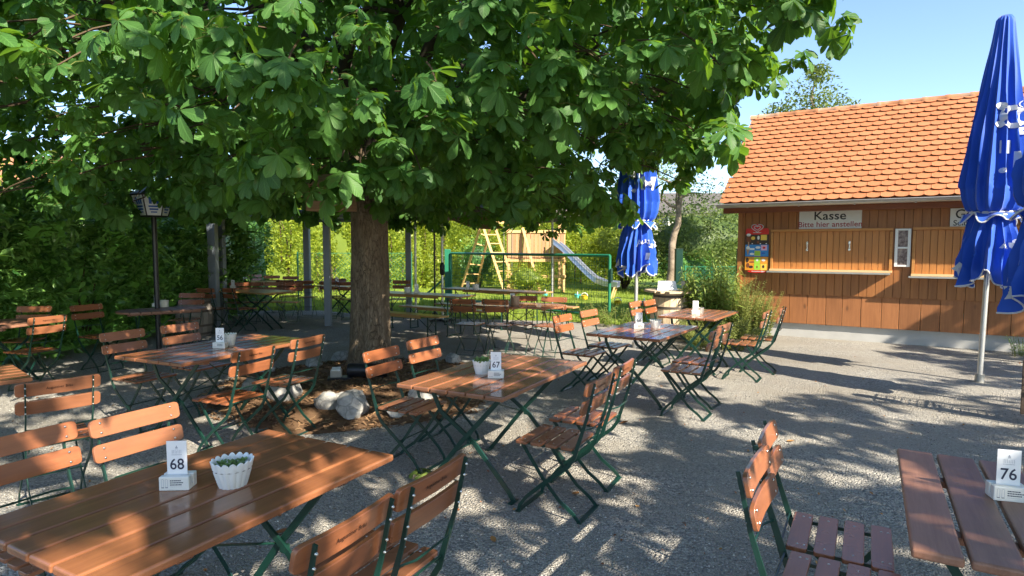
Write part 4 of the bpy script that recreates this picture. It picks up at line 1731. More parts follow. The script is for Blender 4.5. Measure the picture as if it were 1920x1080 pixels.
# ------------------------------------------------------------------ closed parasols
def parasol(loc, lean, spin, label, hgt=4.35, tie=2.04, hem=1.23, scale_r=1.0, emblem=True, name='closed_parasol', text='Augu', ang_text=-PI / 2):
    t = thing(name, label, 'parasol', (loc[0], loc[1], 0), 0, 'tied blue parasols')
    t.rotation_euler = (lean[1], lean[0], 0)
    m = MB()
    m.tube([(0, 0, 0), (0, 0, hem + .5)], .030, 14)
    m.build('pole', M['alu'], t, smooth=50)
    m = MB()
    m.tube([(0, 0, 0), (0, 0, .10)], .05, 14)
    m.build('ground_socket', M['zinc'], t, smooth=50)
    rng = random.Random(int(abs(loc[0] * 100)))
    ph = [rng.uniform(0, 6.28) for _ in range(6)]

    def pleat(a, k):
        x = math.cos(8 * a + ph[0] + .5 * math.sin(2 * a + ph[1]) + k * .5)
        return 1 - 2 * abs(x) ** .75
    prof = [(.055, hgt), (.085, hgt - .03), (.12, hgt - .35), (.185, hgt - .9), (.255, hgt - 1.4), (.29, tie + .55), (.315, tie + .3), (.30, tie + .15), (.26, tie + .05), (.19, tie)]

    def surf(a, z):
        for (r0, z0), (r1, z1) in zip(prof, prof[1:]):
            if z <= z0 and z >= z1:
                f = (z0 - z) / max(1e-6, z0 - z1)
                r = r0 + (r1 - r0) * f
                break
        else:
            r = prof[0][0] if z > hgt else prof[-1][0]
        amp = .05 + .13 * min(1, (hgt - z) / 1.2)
        if z < tie + .3:
            amp *= .6
        r *= scale_r * (1 + amp * pleat(a, z * .35) + .05 * math.sin(3 * a + ph[2] + z * 1.3) + .025 * math.sin(z * 7 + 5 * a + ph[4]) + .02 * math.sin(19 * a + 2.5 * z + ph[5]))
        return Vector((r * math.cos(a), r * math.sin(a), z))
    m = MB()
    n, zs = 112, np.concatenate([np.linspace(hgt, tie + .35, 40), np.linspace(tie + .32, tie, 14)])
    vs = [surf(2 * PI * k / n, z) for z in zs for k in range(n)]
    fs = [(i * n + k, i * n + (k + 1) % n, i * n + n + (k + 1) % n, i * n + n + k) for i in range(len(zs) - 1) for k in range(n)] + [tuple(range(n))]
    m.add(vs, fs, 0, .5)
    can = m.build('canopy', M['blue'], t, smooth=70)
    # ruffle and skirt below the tie
    m = MB()

    def skirt(a, f):
        """f 0 at the tie .. 1 at the hem"""
        lob = math.cos(4 * a + ph[3])
        z = tie - .02 - f * (tie - hem - .05 + .09 * lob + .03 * math.sin(9 * a + ph[1]))
        r = .185 + .06 * min(1, f * 2.2) + .03 * f
        q_ = math.cos(8 * a + ph[2] + .9 * math.sin(2 * a + ph[4]) + .8 * f)
        r *= scale_r * (1 + (.10 + .20 * f) * (1 - 2 * abs(q_) ** .8) + .07 * f * math.sin(5 * a + ph[5] + 3 * f) + .03 * math.sin(21 * a + 6 * f))
        return Vector((r * math.cos(a), r * math.sin(a), z))
    nf = 22
    vs = [skirt(2 * PI * k / n, i / (nf - 1)) for i in range(nf) for k in range(n)]
    fs = [(i * n + k, i * n + (k + 1) % n, i * n + n + (k + 1) % n, i * n + n + k) for i in range(nf - 1) for k in range(n)]
    m.add(vs, fs, 0, .5)
    sk = m.build('skirt', M['blue'], t, smooth=70)
    m = MB()
    m.tube([skirt(2 * PI * k / n, 1) for k in range(n)], .010, 5, close=True)
    m.build('piping', M['white_cloth'], sk, smooth=60)

    def ruffle(a, f):
        wob = math.sin(5 * a + ph[0]) * .5 + math.sin(9 * a + ph[2]) * .5
        r = scale_r * (.20 + f * (.085 + .05 * wob))
        z = tie + .015 - f * (.075 + .045 * math.sin(7 * a + ph[1]) + .03 * wob)
        return Vector((r * math.cos(a), r * math.sin(a), z))
    m = MB()
    vs = [ruffle(2 * PI * k / n, i / 5) for i in range(6) for k in range(n)]
    fs = [(i * n + k, i * n + (k + 1) % n, i * n + n + (k + 1) % n, i * n + n + k) for i in range(5) for k in range(n)]
    m.add(vs, fs, 0, .5)
    rf = m.build('ruffle', M['blue'], t, smooth=70)
    m = MB()
    m.tube([ruffle(2 * PI * k / n, 1) for k in range(n)], .009, 5, close=True)
    m.build('piping', M['white_cloth'], rf, smooth=60)
    m = MB()
    for dz, tw in ((.0, 0), (.03, .6)):
        m.tube([Vector((.212 * scale_r * math.cos(2 * PI * k / 24), .212 * scale_r * math.sin(2 * PI * k / 24), tie + dz + .02 * math.sin(2 * PI * k / 24 + tw))) for k in range(24)], .011, 6, close=True)
    m.build('strap', M['white_cloth'], t, smooth=60)

    # prints lie on the cloth
    def onto(fn, vs, a0, c, off=.012):
        out = []
        for x, y in vs:
            q, rr = fn(a0, c, x, y)
            d = Vector((rr.x, rr.y, 0))
            out.append(rr + d.normalized() * off)
        return out

    def on_can(a0, c, x, y):
        z = c + y
        r = surf(a0, z).xy.length
        return None, surf(a0 + x / max(.1, r), z)

    def on_skirt(a0, c, x, y):
        f = min(1, max(0, c - y / (tie - hem)))
        r = skirt(a0, f).xy.length
        return None, skirt(a0 + x / max(.1, r), f)
    if emblem:
        m = MB()
        # crest: ring, rays, bar and zig-zag, white on blue
        def ringpoly(r0, r1, a0_, a1_, cx, cz, k=20, sx=1.0):
            vs, fs = [], []
            for i in range(k + 1):
                q = a0_ + (a1_ - a0_) * i / k
                vs += [(cx + sx * r0 * math.cos(q), cz + r0 * math.sin(q)), (cx + sx * r1 * math.cos(q), cz + r1 * math.sin(q))]
            for i in range(k):
                fs.append((2 * i, 2 * i + 2, 2 * i + 3, 2 * i + 1))
            return vs, fs
        shapes = [ringpoly(.075, .135, 0, 2 * PI, 0, 0, 36), ringpoly(.0, .05, 0, 2 * PI, .12, .15, 14), ringpoly(.0, .045, 0, 2 * PI, .10, -.16, 14), ringpoly(.0, .04, 0, 2 * PI, -.13, -.08, 12),
                  ringpoly(.0, .045, 0, 2 * PI, -.11, .13, 12), ringpoly(.0, .032, 0, 2 * PI, -.10, -.62, 12)]
        for k in range(5):
            y0 = -.27 - k * .03
            shapes.append(([(-.13, y0 + .004), (-.02, y0), (-.02, y0 - .03), (-.13, y0 - .026)], [(0, 1, 2, 3)]))
        for vs, fs in shapes:
            m.add(onto(on_can, vs, ang_text, 3.14, .018), fs)
        vs, fs = text_mesh('M', .30, .9, True, 3)
        m.add(onto(on_can, [(x + .09, y) for x, y in vs], ang_text, 2.62, .016), fs)
        m.build('crest', M['white_cloth'], can, smooth=60)
    m = MB()
    for k in range(8):
        a = ang_text + .35 + k * PI / 4
        if k not in (0, 2, 5):
            continue
        if k % 2 == 0:
            vs, fs = text_mesh(text, .15, .85, True, 2)
            m.add(onto(on_skirt, vs, a, .42, .016), fs)
        sq = [(-.05, -.06), (.06, -.075), (.075, .045), (-.035, .065)]
        gv, gf = [], []
        for i in range(5):
            for j in range(5):
                u, v_ = i / 4, j / 4
                p_ = [(sq[0][c] * (1 - u) + sq[1][c] * u) * (1 - v_) + (sq[3][c] * (1 - u) + sq[2][c] * u) * v_ for c in (0, 1)]
                gv.append(p_)
        for i in range(4):
            for j in range(4):
                gf.append((i * 5 + j, i * 5 + 5 + j, i * 5 + 6 + j, i * 5 + j + 1))
        m.add(onto(on_skirt, gv, a + .12, .80, .015), gf)
    m.build('lettering', M['white_cloth'], sk, smooth=60)
    return t


ub = at(1836, 716, 0)
parasol(ub, (R_(1.2), 0), 0, 'tall tied blue parasol with white crest in front of the kiosk')
ub2 = at(1191, 652, 0)
parasol(ub2, (R_(.2), 0), 0, 'tied blue parasol half hidden by chestnut leaves before the lawn')
ub3 = atY(1950, 700, 6.05)
parasol((ub3.x, ub3.y), (R_(2), 0), 0, 'tied blue parasol cut off by the photo edge', hgt=3.9, tie=2.02, hem=1.02, scale_r=1.15)


# ------------------------------------------------------------------ trees
def trunk_mesh(mb, base, top, r0, r1, flare, n=40, rings=34, seed=0, bend=(0, 0)):
    vs, fs = [], []
    for i in range(rings + 1):
        f = i / rings
        z = base.z + (top.z - base.z) * f
        cx = base.x + (top.x - base.x) * f + bend[0] * math.sin(PI * f)
        cy = base.y + (top.y - base.y) * f + bend[1] * math.sin(PI * f)
        r = r0 + (r1 - r0) * f + flare * math.exp(-(z - base.z) / .16)
        for k in range(n):
            a = 2 * PI * k / n
            rr = r * (1 + .05 * math.sin(3 * a + 1.3 * z + seed) + .035 * math.sin(7 * a + 2 * z + seed) + .018 * math.sin(13 * a - 6 * z) + .012 * math.sin(29 * a + 9 * z))
            rr += flare * .5 * math.exp(-(z - base.z) / .14) * max(0, math.sin(5 * a + seed))
            vs.append((cx + rr * math.cos(a), cy + rr * math.sin(a), z))
    for i in range(rings):
        for k in range(n):
            k2 = (k + 1) % n
            fs.append((i * n + k, i * n + k2, i * n + n + k2, i * n + n + k))
    mb.add(vs, fs, 0, .5)


def limb_path(p, q, sag, rng, k=7):
    out = []
    for i in range(k + 1):
        f = i / k
        v_ = p.lerp(q, f)
        v_ = v_ + Vector((rng.gauss(0, .07), rng.gauss(0, .07), rng.gauss(0, .05) + sag * math.sin(PI * f))) * (f * (1 - f) * 4)
        out.append(v_)
    return out


def chestnut(base, label, R0, zlow, ztop, tips_fine, tips_lo, seed, r_trunk, name='chestnut_tree', prune=None, squash=0):
    rng = np.random.default_rng(seed)
    prg = random.Random(seed)
    t = thing(name, label, 'tree', (base[0], base[1], 0))
    m = MB()
    trunk_mesh(m, Vector((0, 0, -.05)), Vector((-.02, .03, 2.9)), r_trunk, r_trunk * .86, r_trunk * .32, seed=seed)
    m.build('trunk', M['bark'], t, smooth=60)
    # limbs
    for i in range(11):
        a = i * 2.4 + prg.uniform(-.3, .3)
        el = prg.uniform(.25, 1.1)
        ln = R0 * prg.uniform(.65, .9)
        z0 = prg.uniform(2.3, 2.9)
        q = Vector((math.cos(a) * ln * math.cos(el), math.sin(a) * ln * math.cos(el), z0 + .3 + ln * math.sin(el)))
        m = MB()
        pth = limb_path(Vector((0, 0, z0)), q, .25, prg)
        m.tube(pth, [.11 - .085 * j / 7 for j in range(8)], 8)
        for s in range(5):
            b = pth[3 + s % 4]
            dr = Vector((math.cos(a + prg.uniform(-1, 1)), math.sin(a + prg.uniform(-1, 1)), prg.uniform(-.45, .5)))
            m.tube(limb_path(b, b + dr * prg.uniform(.8, 1.8), .1, prg, 4), [.032, .026, .02, .014, .008], 5)
        m.build('limb', M['limb'], t, smooth=60)

    def radius(a, z):
        zz = (z - zlow) / (ztop - zlow)
        prof = np.interp(zz, [0, .08, .25, .5, .75, .92, 1.0], [.90, 1.0, 1.0, .92, .68, .36, .05])
        da = (a + .25 + PI) % (2 * PI) - PI
        return R0 * prof * (1 - squash * (-.35 + 1.35 * np.clip((3.6 - z) / .8, 0, 1)) * np.exp(-(da / .65) ** 2)) * (1 + .07 * np.sin(3 * a + seed) + .06 * np.sin(5 * a + 2 * seed + z) + .05 * np.sin(9 * a + 3 * z))

    def tips(n, zmin, zmax, shell):
        out = []
        while sum(len(o) for o in out) < n:
            k = 4000
            x, y = rng.uniform(-R0 * 1.15, R0 * 1.15, (2, k))
            z = rng.uniform(zmin, zmax, k)
            a = np.arctan2(y, x)
            r = np.hypot(x, y)
            R = radius(a, z)
            low = zlow + .22 * np.sin(1.7 * x + seed) * np.cos(1.4 * y) + .12 * np.sin(4 * x + 3 * y) + .16 * (1 - r / R0)
            ok = (r < R) & (z > low)
            depth = np.minimum(R - r, z - low)
            keep = rng.random(k) < np.clip(np.exp(-depth / shell), .17, 1)
            ok &= keep
            P = np.stack([x, y, z], -1)[ok]
            if prune is not None:
                P = P[~prune(P + np.array([base[0], base[1], 0]))]
            out.append(P)
        return np.concatenate(out)[:n]

    def leaves(P, per, tpl, nm, mat, smin, smax, part):
        n = len(P)
        idx = np.repeat(np.arange(n), per)
        N = len(idx)
        out_a = np.arctan2(P[idx, 1], P[idx, 0])
        yaw = out_a + rng.normal(0, 1.15, N) + np.tile(np.linspace(-1.6, 1.6, per), n) * .6
        pit = rng.normal(.12, .38, N)
        rol = rng.normal(0, .35, N)
        sc = rng.uniform(smin, smax, N) * np.repeat(rng.uniform(.8, 1.12, n), per)
        tint = np.clip(np.repeat(rng.normal(.45, .2, n), per) + rng.normal(0, .14, N), 0, 1)
        pos = P[idx] + rng.normal(0, .035, (N, 3))
        return scatter(tpl, rng.integers(0, len(tpl), N), pos, rots(yaw, pit, rol), sc, tint, nm, mat, part, M['green_twig'])
    zsplit = zlow + 2.6
    if tips_fine:
        Pf = tips(tips_fine, zlow - .3, zsplit, .75)
        crown = leaves(Pf, 6, PALM, 'crown', M['chestnut'], .54, .98, t)
        Pl = tips(tips_lo, zsplit - .5, ztop, 1.2)
        leaves(Pl, 5, PALM_LO, 'upper_foliage', M['chestnut_far'], 1.1, 1.5, crown)
        m = MB()
        for p in Pf[::2]:
            p = Vector(p)
            inn = Vector((-p.x, -p.y, 0)).normalized()
            q = p + inn * prg.uniform(.3, .7) + Vector((0, 0, prg.uniform(.05, .4)))
            m.tube([q, (p + q) / 2 + Vector((0, 0, .03)), p], [.009, .007, .005], 4)
        m.build('twigs', M['twig'], crown)
    else:
        Pl = tips(tips_lo, zlow - .3, ztop, 1.5)
        leaves(Pl, 5, PALM_LO, 'crown', M['chestnut_far'], 1.15, 1.5, t)
    return t


TB_ = at(697, 690, 0)


def crown_gaps(P):
    """openings between the boughs where the sky shows"""
    g = np.zeros(len(P), bool)
    for c, r, ax in (((1.15, 8.3, 2.62), (.55, 3.2, .42), .14), ((-4.75, 5.75, 2.50), (.55, 3.2, .42), -.69), ((2.75, 6.6, 3.05), (.45, 2.0, .30), .36), ((-3.0, 7.0, 4.0), (.25, 1.6, .22), -.43), ((-3.5, 6.0, 2.14), (.44, 3.2, .34), -.55), ((-1.85, 5.9, 2.22), (.50, 1.5, .40), -.31), ((1.5, 7.2, 2.4), (.34, 2.6, .30), .205)):
        d = P - np.array(c)
        ca, sa = math.cos(ax), math.sin(ax)
        u = d[:, 0] * ca - d[:, 1] * sa
        v_ = d[:, 0] * sa + d[:, 1] * ca
        g |= (u / r[0]) ** 2 + (v_ / r[1]) ** 2 + (d[:, 2] / r[2]) ** 2 < 1
    return g


chestnut((TB_.x, TB_.y), 'big horse chestnut with spreading crown over the tables', 4.9, 2.13, 9.5, 2500, 1150, 4, .265, prune=crown_gaps, squash=.18)
# the neighbouring chestnuts behind the viewer that shade the tables
chestnut((4.4, -2.7), 'neighbouring chestnut shading the front tables', 5.3, 3.3, 8.0, 0, 520, 8, .3)
chestnut((10.8, -2.4), 'neighbouring chestnut shading the open gravel', 4.6, 2.8, 7.2, 0, 430, 12, .3)
chestnut((13.0, 3.0), 'small neighbouring chestnut beside the kiosk yard', 3.7, 2.5, 6.3, 0, 420, 15, .25)



def leafy(name, label, cat, loc, sampler, n, tpl, mat, smin, smax, seed, part='foliage', out=None, pit=(.3, .5), group=None, stems=None, core=None):
    """a plant: root at loc, leaves placed by sampler(rng, n) in local coordinates; out: outward direction"""
    rng = np.random.default_rng(seed)
    t = thing(name, label, cat, loc, 0, group)
    P, ydir = sampler(rng, n)
    n = len(P)
    yaw = ydir + rng.normal(0, .9, n)
    scatter(tpl, rng.integers(0, len(tpl), n), P, rots(yaw, rng.normal(pit[0], pit[1], n), rng.normal(0, .6, n)), rng.uniform(smin, smax, n), np.clip(rng.normal(.5, .22, n), 0, 1), part, mat, t)
    if stems:
        stems(t)
    return t


# laurel hedge along the garden edge: sprigs of long glossy leaves
def laurel_hedge():
    rng = np.random.default_rng(21)
    t = thing('laurel_hedge', 'dark glossy laurel hedge behind the tables at the garden edge', 'hedge', (-6.9, 9, 0))
    A, B = np.array([-7.5, 3.0]), np.array([-6.2, 14.6])      # front face line
    d = (B - A) / np.linalg.norm(B - A)
    nrm = np.array([d[1], -d[0]])                              # towards the tables
    L = np.linalg.norm(B - A)
    n = 3300
    s = rng.uniform(0, L, n)
    z = rng.uniform(.08, 2.55, n)
    bulge = .16 * np.sin(s * 1.9) * np.sin(z * 2.1 + s) + .10 * np.sin(s * 4.3 + z * 3)
    depth = rng.exponential(.16, n) - np.where(rng.random(n) < .3, rng.uniform(0, .22, n), 0)
    topf = np.clip((z - 2.0) / .55, 0, 1)
    off = bulge - depth - topf * rng.uniform(0, .9, n)
    P = np.stack([A[0] + d[0] * s + nrm[0] * off, A[1] + d[1] * s + nrm[1] * off, z], -1)
    # the far end of the hedge rounds off
    yaw0 = math.atan2(nrm[1], nrm[0])
    pos, yaw, pit, sc, tint = [], [], [], [], []
    for i in range(n):
        k = rng.integers(6, 10)
        sy = yaw0 + rng.normal(0, .75)
        sp = rng.normal(.55, .45)
        ax = np.array([math.cos(sy) * math.cos(sp), math.sin(sy) * math.cos(sp), math.sin(sp)])
        ln = rng.uniform(.12, .26)
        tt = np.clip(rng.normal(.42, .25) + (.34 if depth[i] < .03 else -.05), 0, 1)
        for j in range(k):
            f = j / k
            pos.append(P[i] + ax * ln * f)
            yaw.append(sy + (1 if j % 2 else -1) * rng.uniform(.35, 1.15) * (1 - .4 * f))
            pit.append(sp + rng.normal(-.15, .35))
            sc.append(rng.uniform(.95, 1.4) * (1 - .25 * f))
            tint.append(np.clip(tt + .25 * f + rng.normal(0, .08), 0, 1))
    N = len(pos)
    pos = np.array(pos) - np.array([-6.9, 9, 0])
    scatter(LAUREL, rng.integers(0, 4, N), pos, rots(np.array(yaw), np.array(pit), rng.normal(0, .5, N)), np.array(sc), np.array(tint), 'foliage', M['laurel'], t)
    m = MB()
    prg = random.Random(2)
    for i in range(46):
        sx = prg.uniform(0, L)
        o = -.45 - prg.random() * .35
        bx, by = A[0] + d[0] * sx + nrm[0] * o + 6.9, A[1] + d[1] * sx + nrm[1] * o - 9
        m.tube(limb_path(Vector((bx, by, 0)), Vector((bx + prg.uniform(-.3, .3), by + prg.uniform(-.3, .3), prg.uniform(1.6, 2.3))), 0, prg, 4), [.025, .022, .018, .014, .008], 5)
    m.build('stems', M['twig'], t)
    # sheet inside the hedge, the inner shade put into its dark tint
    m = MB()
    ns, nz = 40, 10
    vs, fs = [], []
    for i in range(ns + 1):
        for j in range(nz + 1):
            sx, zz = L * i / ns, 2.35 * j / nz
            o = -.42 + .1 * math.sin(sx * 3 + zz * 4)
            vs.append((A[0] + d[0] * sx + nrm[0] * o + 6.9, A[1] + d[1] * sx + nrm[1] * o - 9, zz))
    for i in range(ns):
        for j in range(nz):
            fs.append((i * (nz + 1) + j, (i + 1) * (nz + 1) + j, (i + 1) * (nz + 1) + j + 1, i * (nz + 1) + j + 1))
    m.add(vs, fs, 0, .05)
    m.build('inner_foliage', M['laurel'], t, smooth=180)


laurel_hedge()


def wall_hedge(name, label, A, B, h, n, mat, seed, thick=.5, hvar=.2, cat='hedge', smin=.8, smax=1.5, tpl=None, group=None, core=True):
    A, B = np.array(A, float), np.array(B, float)
    d = (B - A)
    L = np.linalg.norm(d)
    d /= L
    nrm = np.array([d[1], -d[0]])
    if nrm[1] > 0:
        nrm = -nrm
    mid = (A + B) / 2

    def smp(rng, n):
        s = rng.uniform(0, L, n)
        top = h + hvar * (np.sin(s * 1.1 + seed) + .6 * np.sin(s * 2.7 + 2 * seed))
        z = top * rng.random(n) ** .85
        off = .22 * np.sin(s * 1.7 + z * 1.3) + .18 * np.sin(s * 3.9 - z * 2.2 + seed) + .1 * np.sin(z * 5 + s * 6) - rng.exponential(thick * .35, n) - np.clip(z / top - .85, 0, 1) * rng.uniform(0, 4, n) * thick
        P = np.stack([A[0] + d[0] * s + nrm[0] * off - mid[0], A[1] + d[1] * s + nrm[1] * off - mid[1], z], -1)
        return P, np.full(n, math.atan2(nrm[1], nrm[0]))

    def stems(t):
        m = MB()
        prg = random.Random(seed)
        for i in range(int(L * 2)):
            sx = prg.uniform(0, L)
            bx, by = A[0] + d[0] * sx - nrm[0] * thick * .8 - mid[0], A[1] + d[1] * sx - nrm[1] * thick * .8 - mid[1]
            m.tube([(bx, by, 0), (bx + prg.uniform(-.2, .2), by, h * .5), (bx + prg.uniform(-.3, .3), by, h * .85)], [.035, .025, .01], 5)
        m.build('stems', M['twig'], t)
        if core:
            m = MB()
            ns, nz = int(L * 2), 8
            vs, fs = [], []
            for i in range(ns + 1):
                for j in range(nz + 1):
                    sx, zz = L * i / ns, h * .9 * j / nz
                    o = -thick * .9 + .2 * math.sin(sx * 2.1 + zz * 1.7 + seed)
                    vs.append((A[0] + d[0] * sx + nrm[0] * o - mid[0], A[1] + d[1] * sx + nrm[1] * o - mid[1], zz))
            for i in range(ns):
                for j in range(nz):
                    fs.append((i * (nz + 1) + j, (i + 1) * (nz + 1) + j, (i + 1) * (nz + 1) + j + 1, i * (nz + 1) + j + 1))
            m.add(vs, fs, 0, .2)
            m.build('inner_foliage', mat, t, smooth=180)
    return leafy(name, label, cat, (mid[0], mid[1], 0), smp, n, tpl or SMALL, mat, smin, smax, seed, stems=stems, group=group)


wall_hedge('garden_hedge', 'bright sunlit hedge behind the pergola posts and net fence', (-13, 17.0), (-3.2, 24.5), 3.6, 17000, M['hedge'], 31, smin=1.0, smax=1.8)
wall_hedge('garden_hedge', 'bright sunlit hedge behind the swing and play tower', (-3.6, 24.6), (5.2, 27.5), 3.5, 15000, M['hedge'], 32, smin=1.0, smax=1.8)
wall_hedge('shrub_row', 'dark shrubs where the laurel hedge meets the pergola', (-9.4, 15.6), (-6.9, 17.6), 2.9, 5500, M['laurel'], 33, smin=.9, smax=1.6)


def blob_plant(name, label, cat, loc, rad, h, n, mat, seed, z0=.1, tpl=None, smin=.8, smax=1.5, pit=(.3, .6), group=None, lump=.25):
    def smp(rng, n):
        v_ = rng.normal(0, 1, (n, 3))
        v_ /= np.linalg.norm(v_, axis=1)[:, None]
        a = np.arctan2(v_[:, 1], v_[:, 0])
        r = 1 - np.abs(rng.normal(0, .22, n))
        r *= 1 + lump * np.sin(3 * a + seed) * np.cos(4 * v_[:, 2] + seed) + lump * .6 * np.sin(7 * a + 5 * v_[:, 2])
        P = np.stack([v_[:, 0] * r * rad[0], v_[:, 1] * r * rad[1], z0 + h / 2 + v_[:, 2] * r * h / 2], -1)
        return P, a

    def stems(t):
        m = MB()
        prg = random.Random(seed)
        for i in range(7):
            a = i * 2.4
            q = Vector((math.cos(a) * rad[0] * .6, math.sin(a) * rad[1] * .6, z0 + h * prg.uniform(.5, .9)))
            m.tube(limb_path(Vector((math.cos(a) * .05, math.sin(a) * .05, 0)), q, .1, prg, 4), [max(.02, h * .014) * (1 - .8 * j / 4) for j in range(5)], 5)
        m.build('stems', M['twig'], t)
        m = MB()
        vs, fs = rock_mesh(seed, (rad[0] * .74, rad[1] * .74, h * .38), 3)
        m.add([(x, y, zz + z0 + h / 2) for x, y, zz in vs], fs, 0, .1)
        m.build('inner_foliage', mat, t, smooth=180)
    return leafy(name, label, cat, loc, smp, n, tpl or SMALL, mat, smin, smax, seed, stems=stems, pit=pit, group=group)


GB2 = 'pale bushes beyond the garden gate'
blob_plant('bush', 'pale olive bush between the tree trunk and the kiosk', 'bush', (6.7, 22.0, 0), (2.5, 1.4), 3.1, 11000, M['bush'], 41, group=GB2)
blob_plant('bush', 'sunlit green bush behind the middle parasol', 'bush', (4.4, 24.0, 0), (1.8, 1.2), 3.2, 6500, M['hedge'], 42, group=GB2)
blob_plant('bush', 'tall pale bush reaching up beside the kiosk gable', 'bush', (9.2, 24.5, 0), (2.4, 1.5), 3.5, 8000, M['bush'], 43, group=GB2)
blob_plant('bush', 'low dark bush at the foot of the pale tree', 'bush', (5.9, 20.6, 0), (.9, .7), 1.3, 1800, M['laurel'], 44, group=GB2)
blob_plant('bush', 'dark shady bush behind the swing frame', 'bush', (-1.35, 24.6, 0), (.8, .6), 1.9, 1900, M['laurel'], 45, group=GB2)
blob_plant('bush', 'feathery bush on the lawn beneath the play tower', 'bush', (.55, 21.0, 0), (.8, .5), .95, 1300, M['hedge'], 46, group=GB2, smin=.6, smax=1.0)


def small_tree(base, trunk_top, r, crowns, label, seed, mat, n):
    t = thing('garden_tree', label, 'tree', (base[0], base[1], 0))
    m = MB()
    prg = random.Random(seed)
    p = limb_path(Vector((0, 0, 0)), Vector(trunk_top), 0, prg, 8)
    m.tube(p, [r * (1 - .45 * i / 8) for i in range(9)], 10)
    for c in crowns:
        m.tube(limb_path(p[5 + prg.randint(0, 3)], Vector(c[:3]), .1, prg, 5), [r * .4, r * .33, r * .26, r * .2, r * .14, r * .08], 6)
    m.build('trunk', M['bark_pale'], t, smooth=60)
    rng = np.random.default_rng(seed)
    P = []
    for cx, cy, cz, cr in crowns:
        v_ = rng.normal(0, 1, (n, 3))
        v_ /= np.linalg.norm(v_, axis=1)[:, None]
        P.append(v_ * (cr * rng.random(n) ** .5)[:, None] * np.array([1, 1, .75]) + np.array([cx, cy, cz]))
    P = np.concatenate(P)
    N = len(P)
    scatter(SMALL, np.zeros(N, int), P, rots(rng.uniform(0, 6.28, N), rng.normal(0, .6, N), rng.normal(0, .6, N)), rng.uniform(.8, 1.5, N), np.clip(rng.normal(.5, .2, N), 0, 1), 'crown', mat, t)
    return t


M['bark_pale'] = stone_mat('pale_bark', (.14, .105, .075), (.30, .24, .18), 5)
gt = at(1250, 556, 0)
small_tree((gt.x, gt.y), (.45, .2, 3.3), .15, [(.2, 0, 3.9, 1.1), (-.9, .2, 3.2, .8), (1.2, .3, 3.4, .9), (.7, .3, 4.6, .7), (-.6, 0, 4.2, .7)], 'small pale barked tree with sparse leaves behind the green posts', 51, M['bush'], 420)
bt = atY(1515, 400, 17.5)
small_tree((bt.x, bt.y), (0, 0, 5.4), .2, [(.0, 0, 6.0, .75), (.5, .2, 5.7, .65), (-.9, .1, 5.35, .5), (.2, .1, 6.55, .35), (1.0, 0, 5.4, .5), (-.3, 0, 5.4, .7)], 'tree top showing above the kiosk ridge', 52, M['bush'], 420)
bt = atY(1395, 400, 19)
small_tree((bt.x + .25, bt.y), (0, 0, 4.2), .14, [(-.1, 0, 4.95, .42), (.3, 0, 4.5, .5), (.2, 0, 3.8, .6)], 'slim tree peeping out beside the kiosk gable', 53, M['bush'], 260)
tl = atY(45, 330, 17)
small_tree((tl.x, tl.y), (0, 0, 3.2), .18, [(0, 0, 3.4, 1.2), (1.2, 0, 3.1, 1.0), (-1.3, 0, 3.0, 1.0)], 'bright green tree beyond the laurel hedge', 54, M['hedge'], 900)


# herbs and rosemary beside the kiosk
def herb(px, py, h, n, label, seed, mat, spread, tpl, name='tall_herb', droop=0.0, sc=(1.0, 1.7), stems_n=14, group='herbs beside the kiosk'):
    p = at(px, py, 0)
    rng = np.random.default_rng(seed)
    prg = random.Random(seed)
    t = thing(name, label, 'plant', (p.x, p.y, 0), 0, group)
    m = MB()
    pos, yaw, pit, s_, tint = [], [], [], [], []
    for i in range(stems_n):
        a, rr = prg.uniform(0, 6.28), spread * math.sqrt(prg.random())
        b = Vector((rr * math.cos(a), rr * math.sin(a) * .7, 0))
        lean = Vector((math.cos(a), math.sin(a), 0)) * (spread * prg.uniform(.2, .9))
        hh = h * prg.uniform(.62, 1.05)
        path = [b + lean * (f ** 1.6) + Vector((0, 0, hh * f)) for f in (0, .25, .5, .75, 1)]
        m.tube(path, [.006, .005, .0045, .004, .002], 4)
        k = n // stems_n
        for j in range(k):
            f = .1 + .9 * (j + prg.random()) / k
            q = b + lean * (f ** 1.6) + Vector((0, 0, hh * f))
            pos.append(q)
            yaw.append(j * 2.4 + prg.uniform(-.5, .5))
            pit.append(prg.uniform(.1, .9) - droop * f)
            s_.append(prg.uniform(*sc) * (1.1 - .6 * f ** 3))
            tint.append(min(1, max(0, .3 + .5 * f + prg.gauss(0, .12))))
    m.build('stems', M['green_twig'], t)
    N = len(pos)
    scatter(tpl, np.zeros(N, int), np.array([tuple(q) for q in pos]), rots(np.array(yaw), np.array(pit), rng.normal(0, .4, N)), np.array(s_), np.array(tint), 'foliage', mat, t)


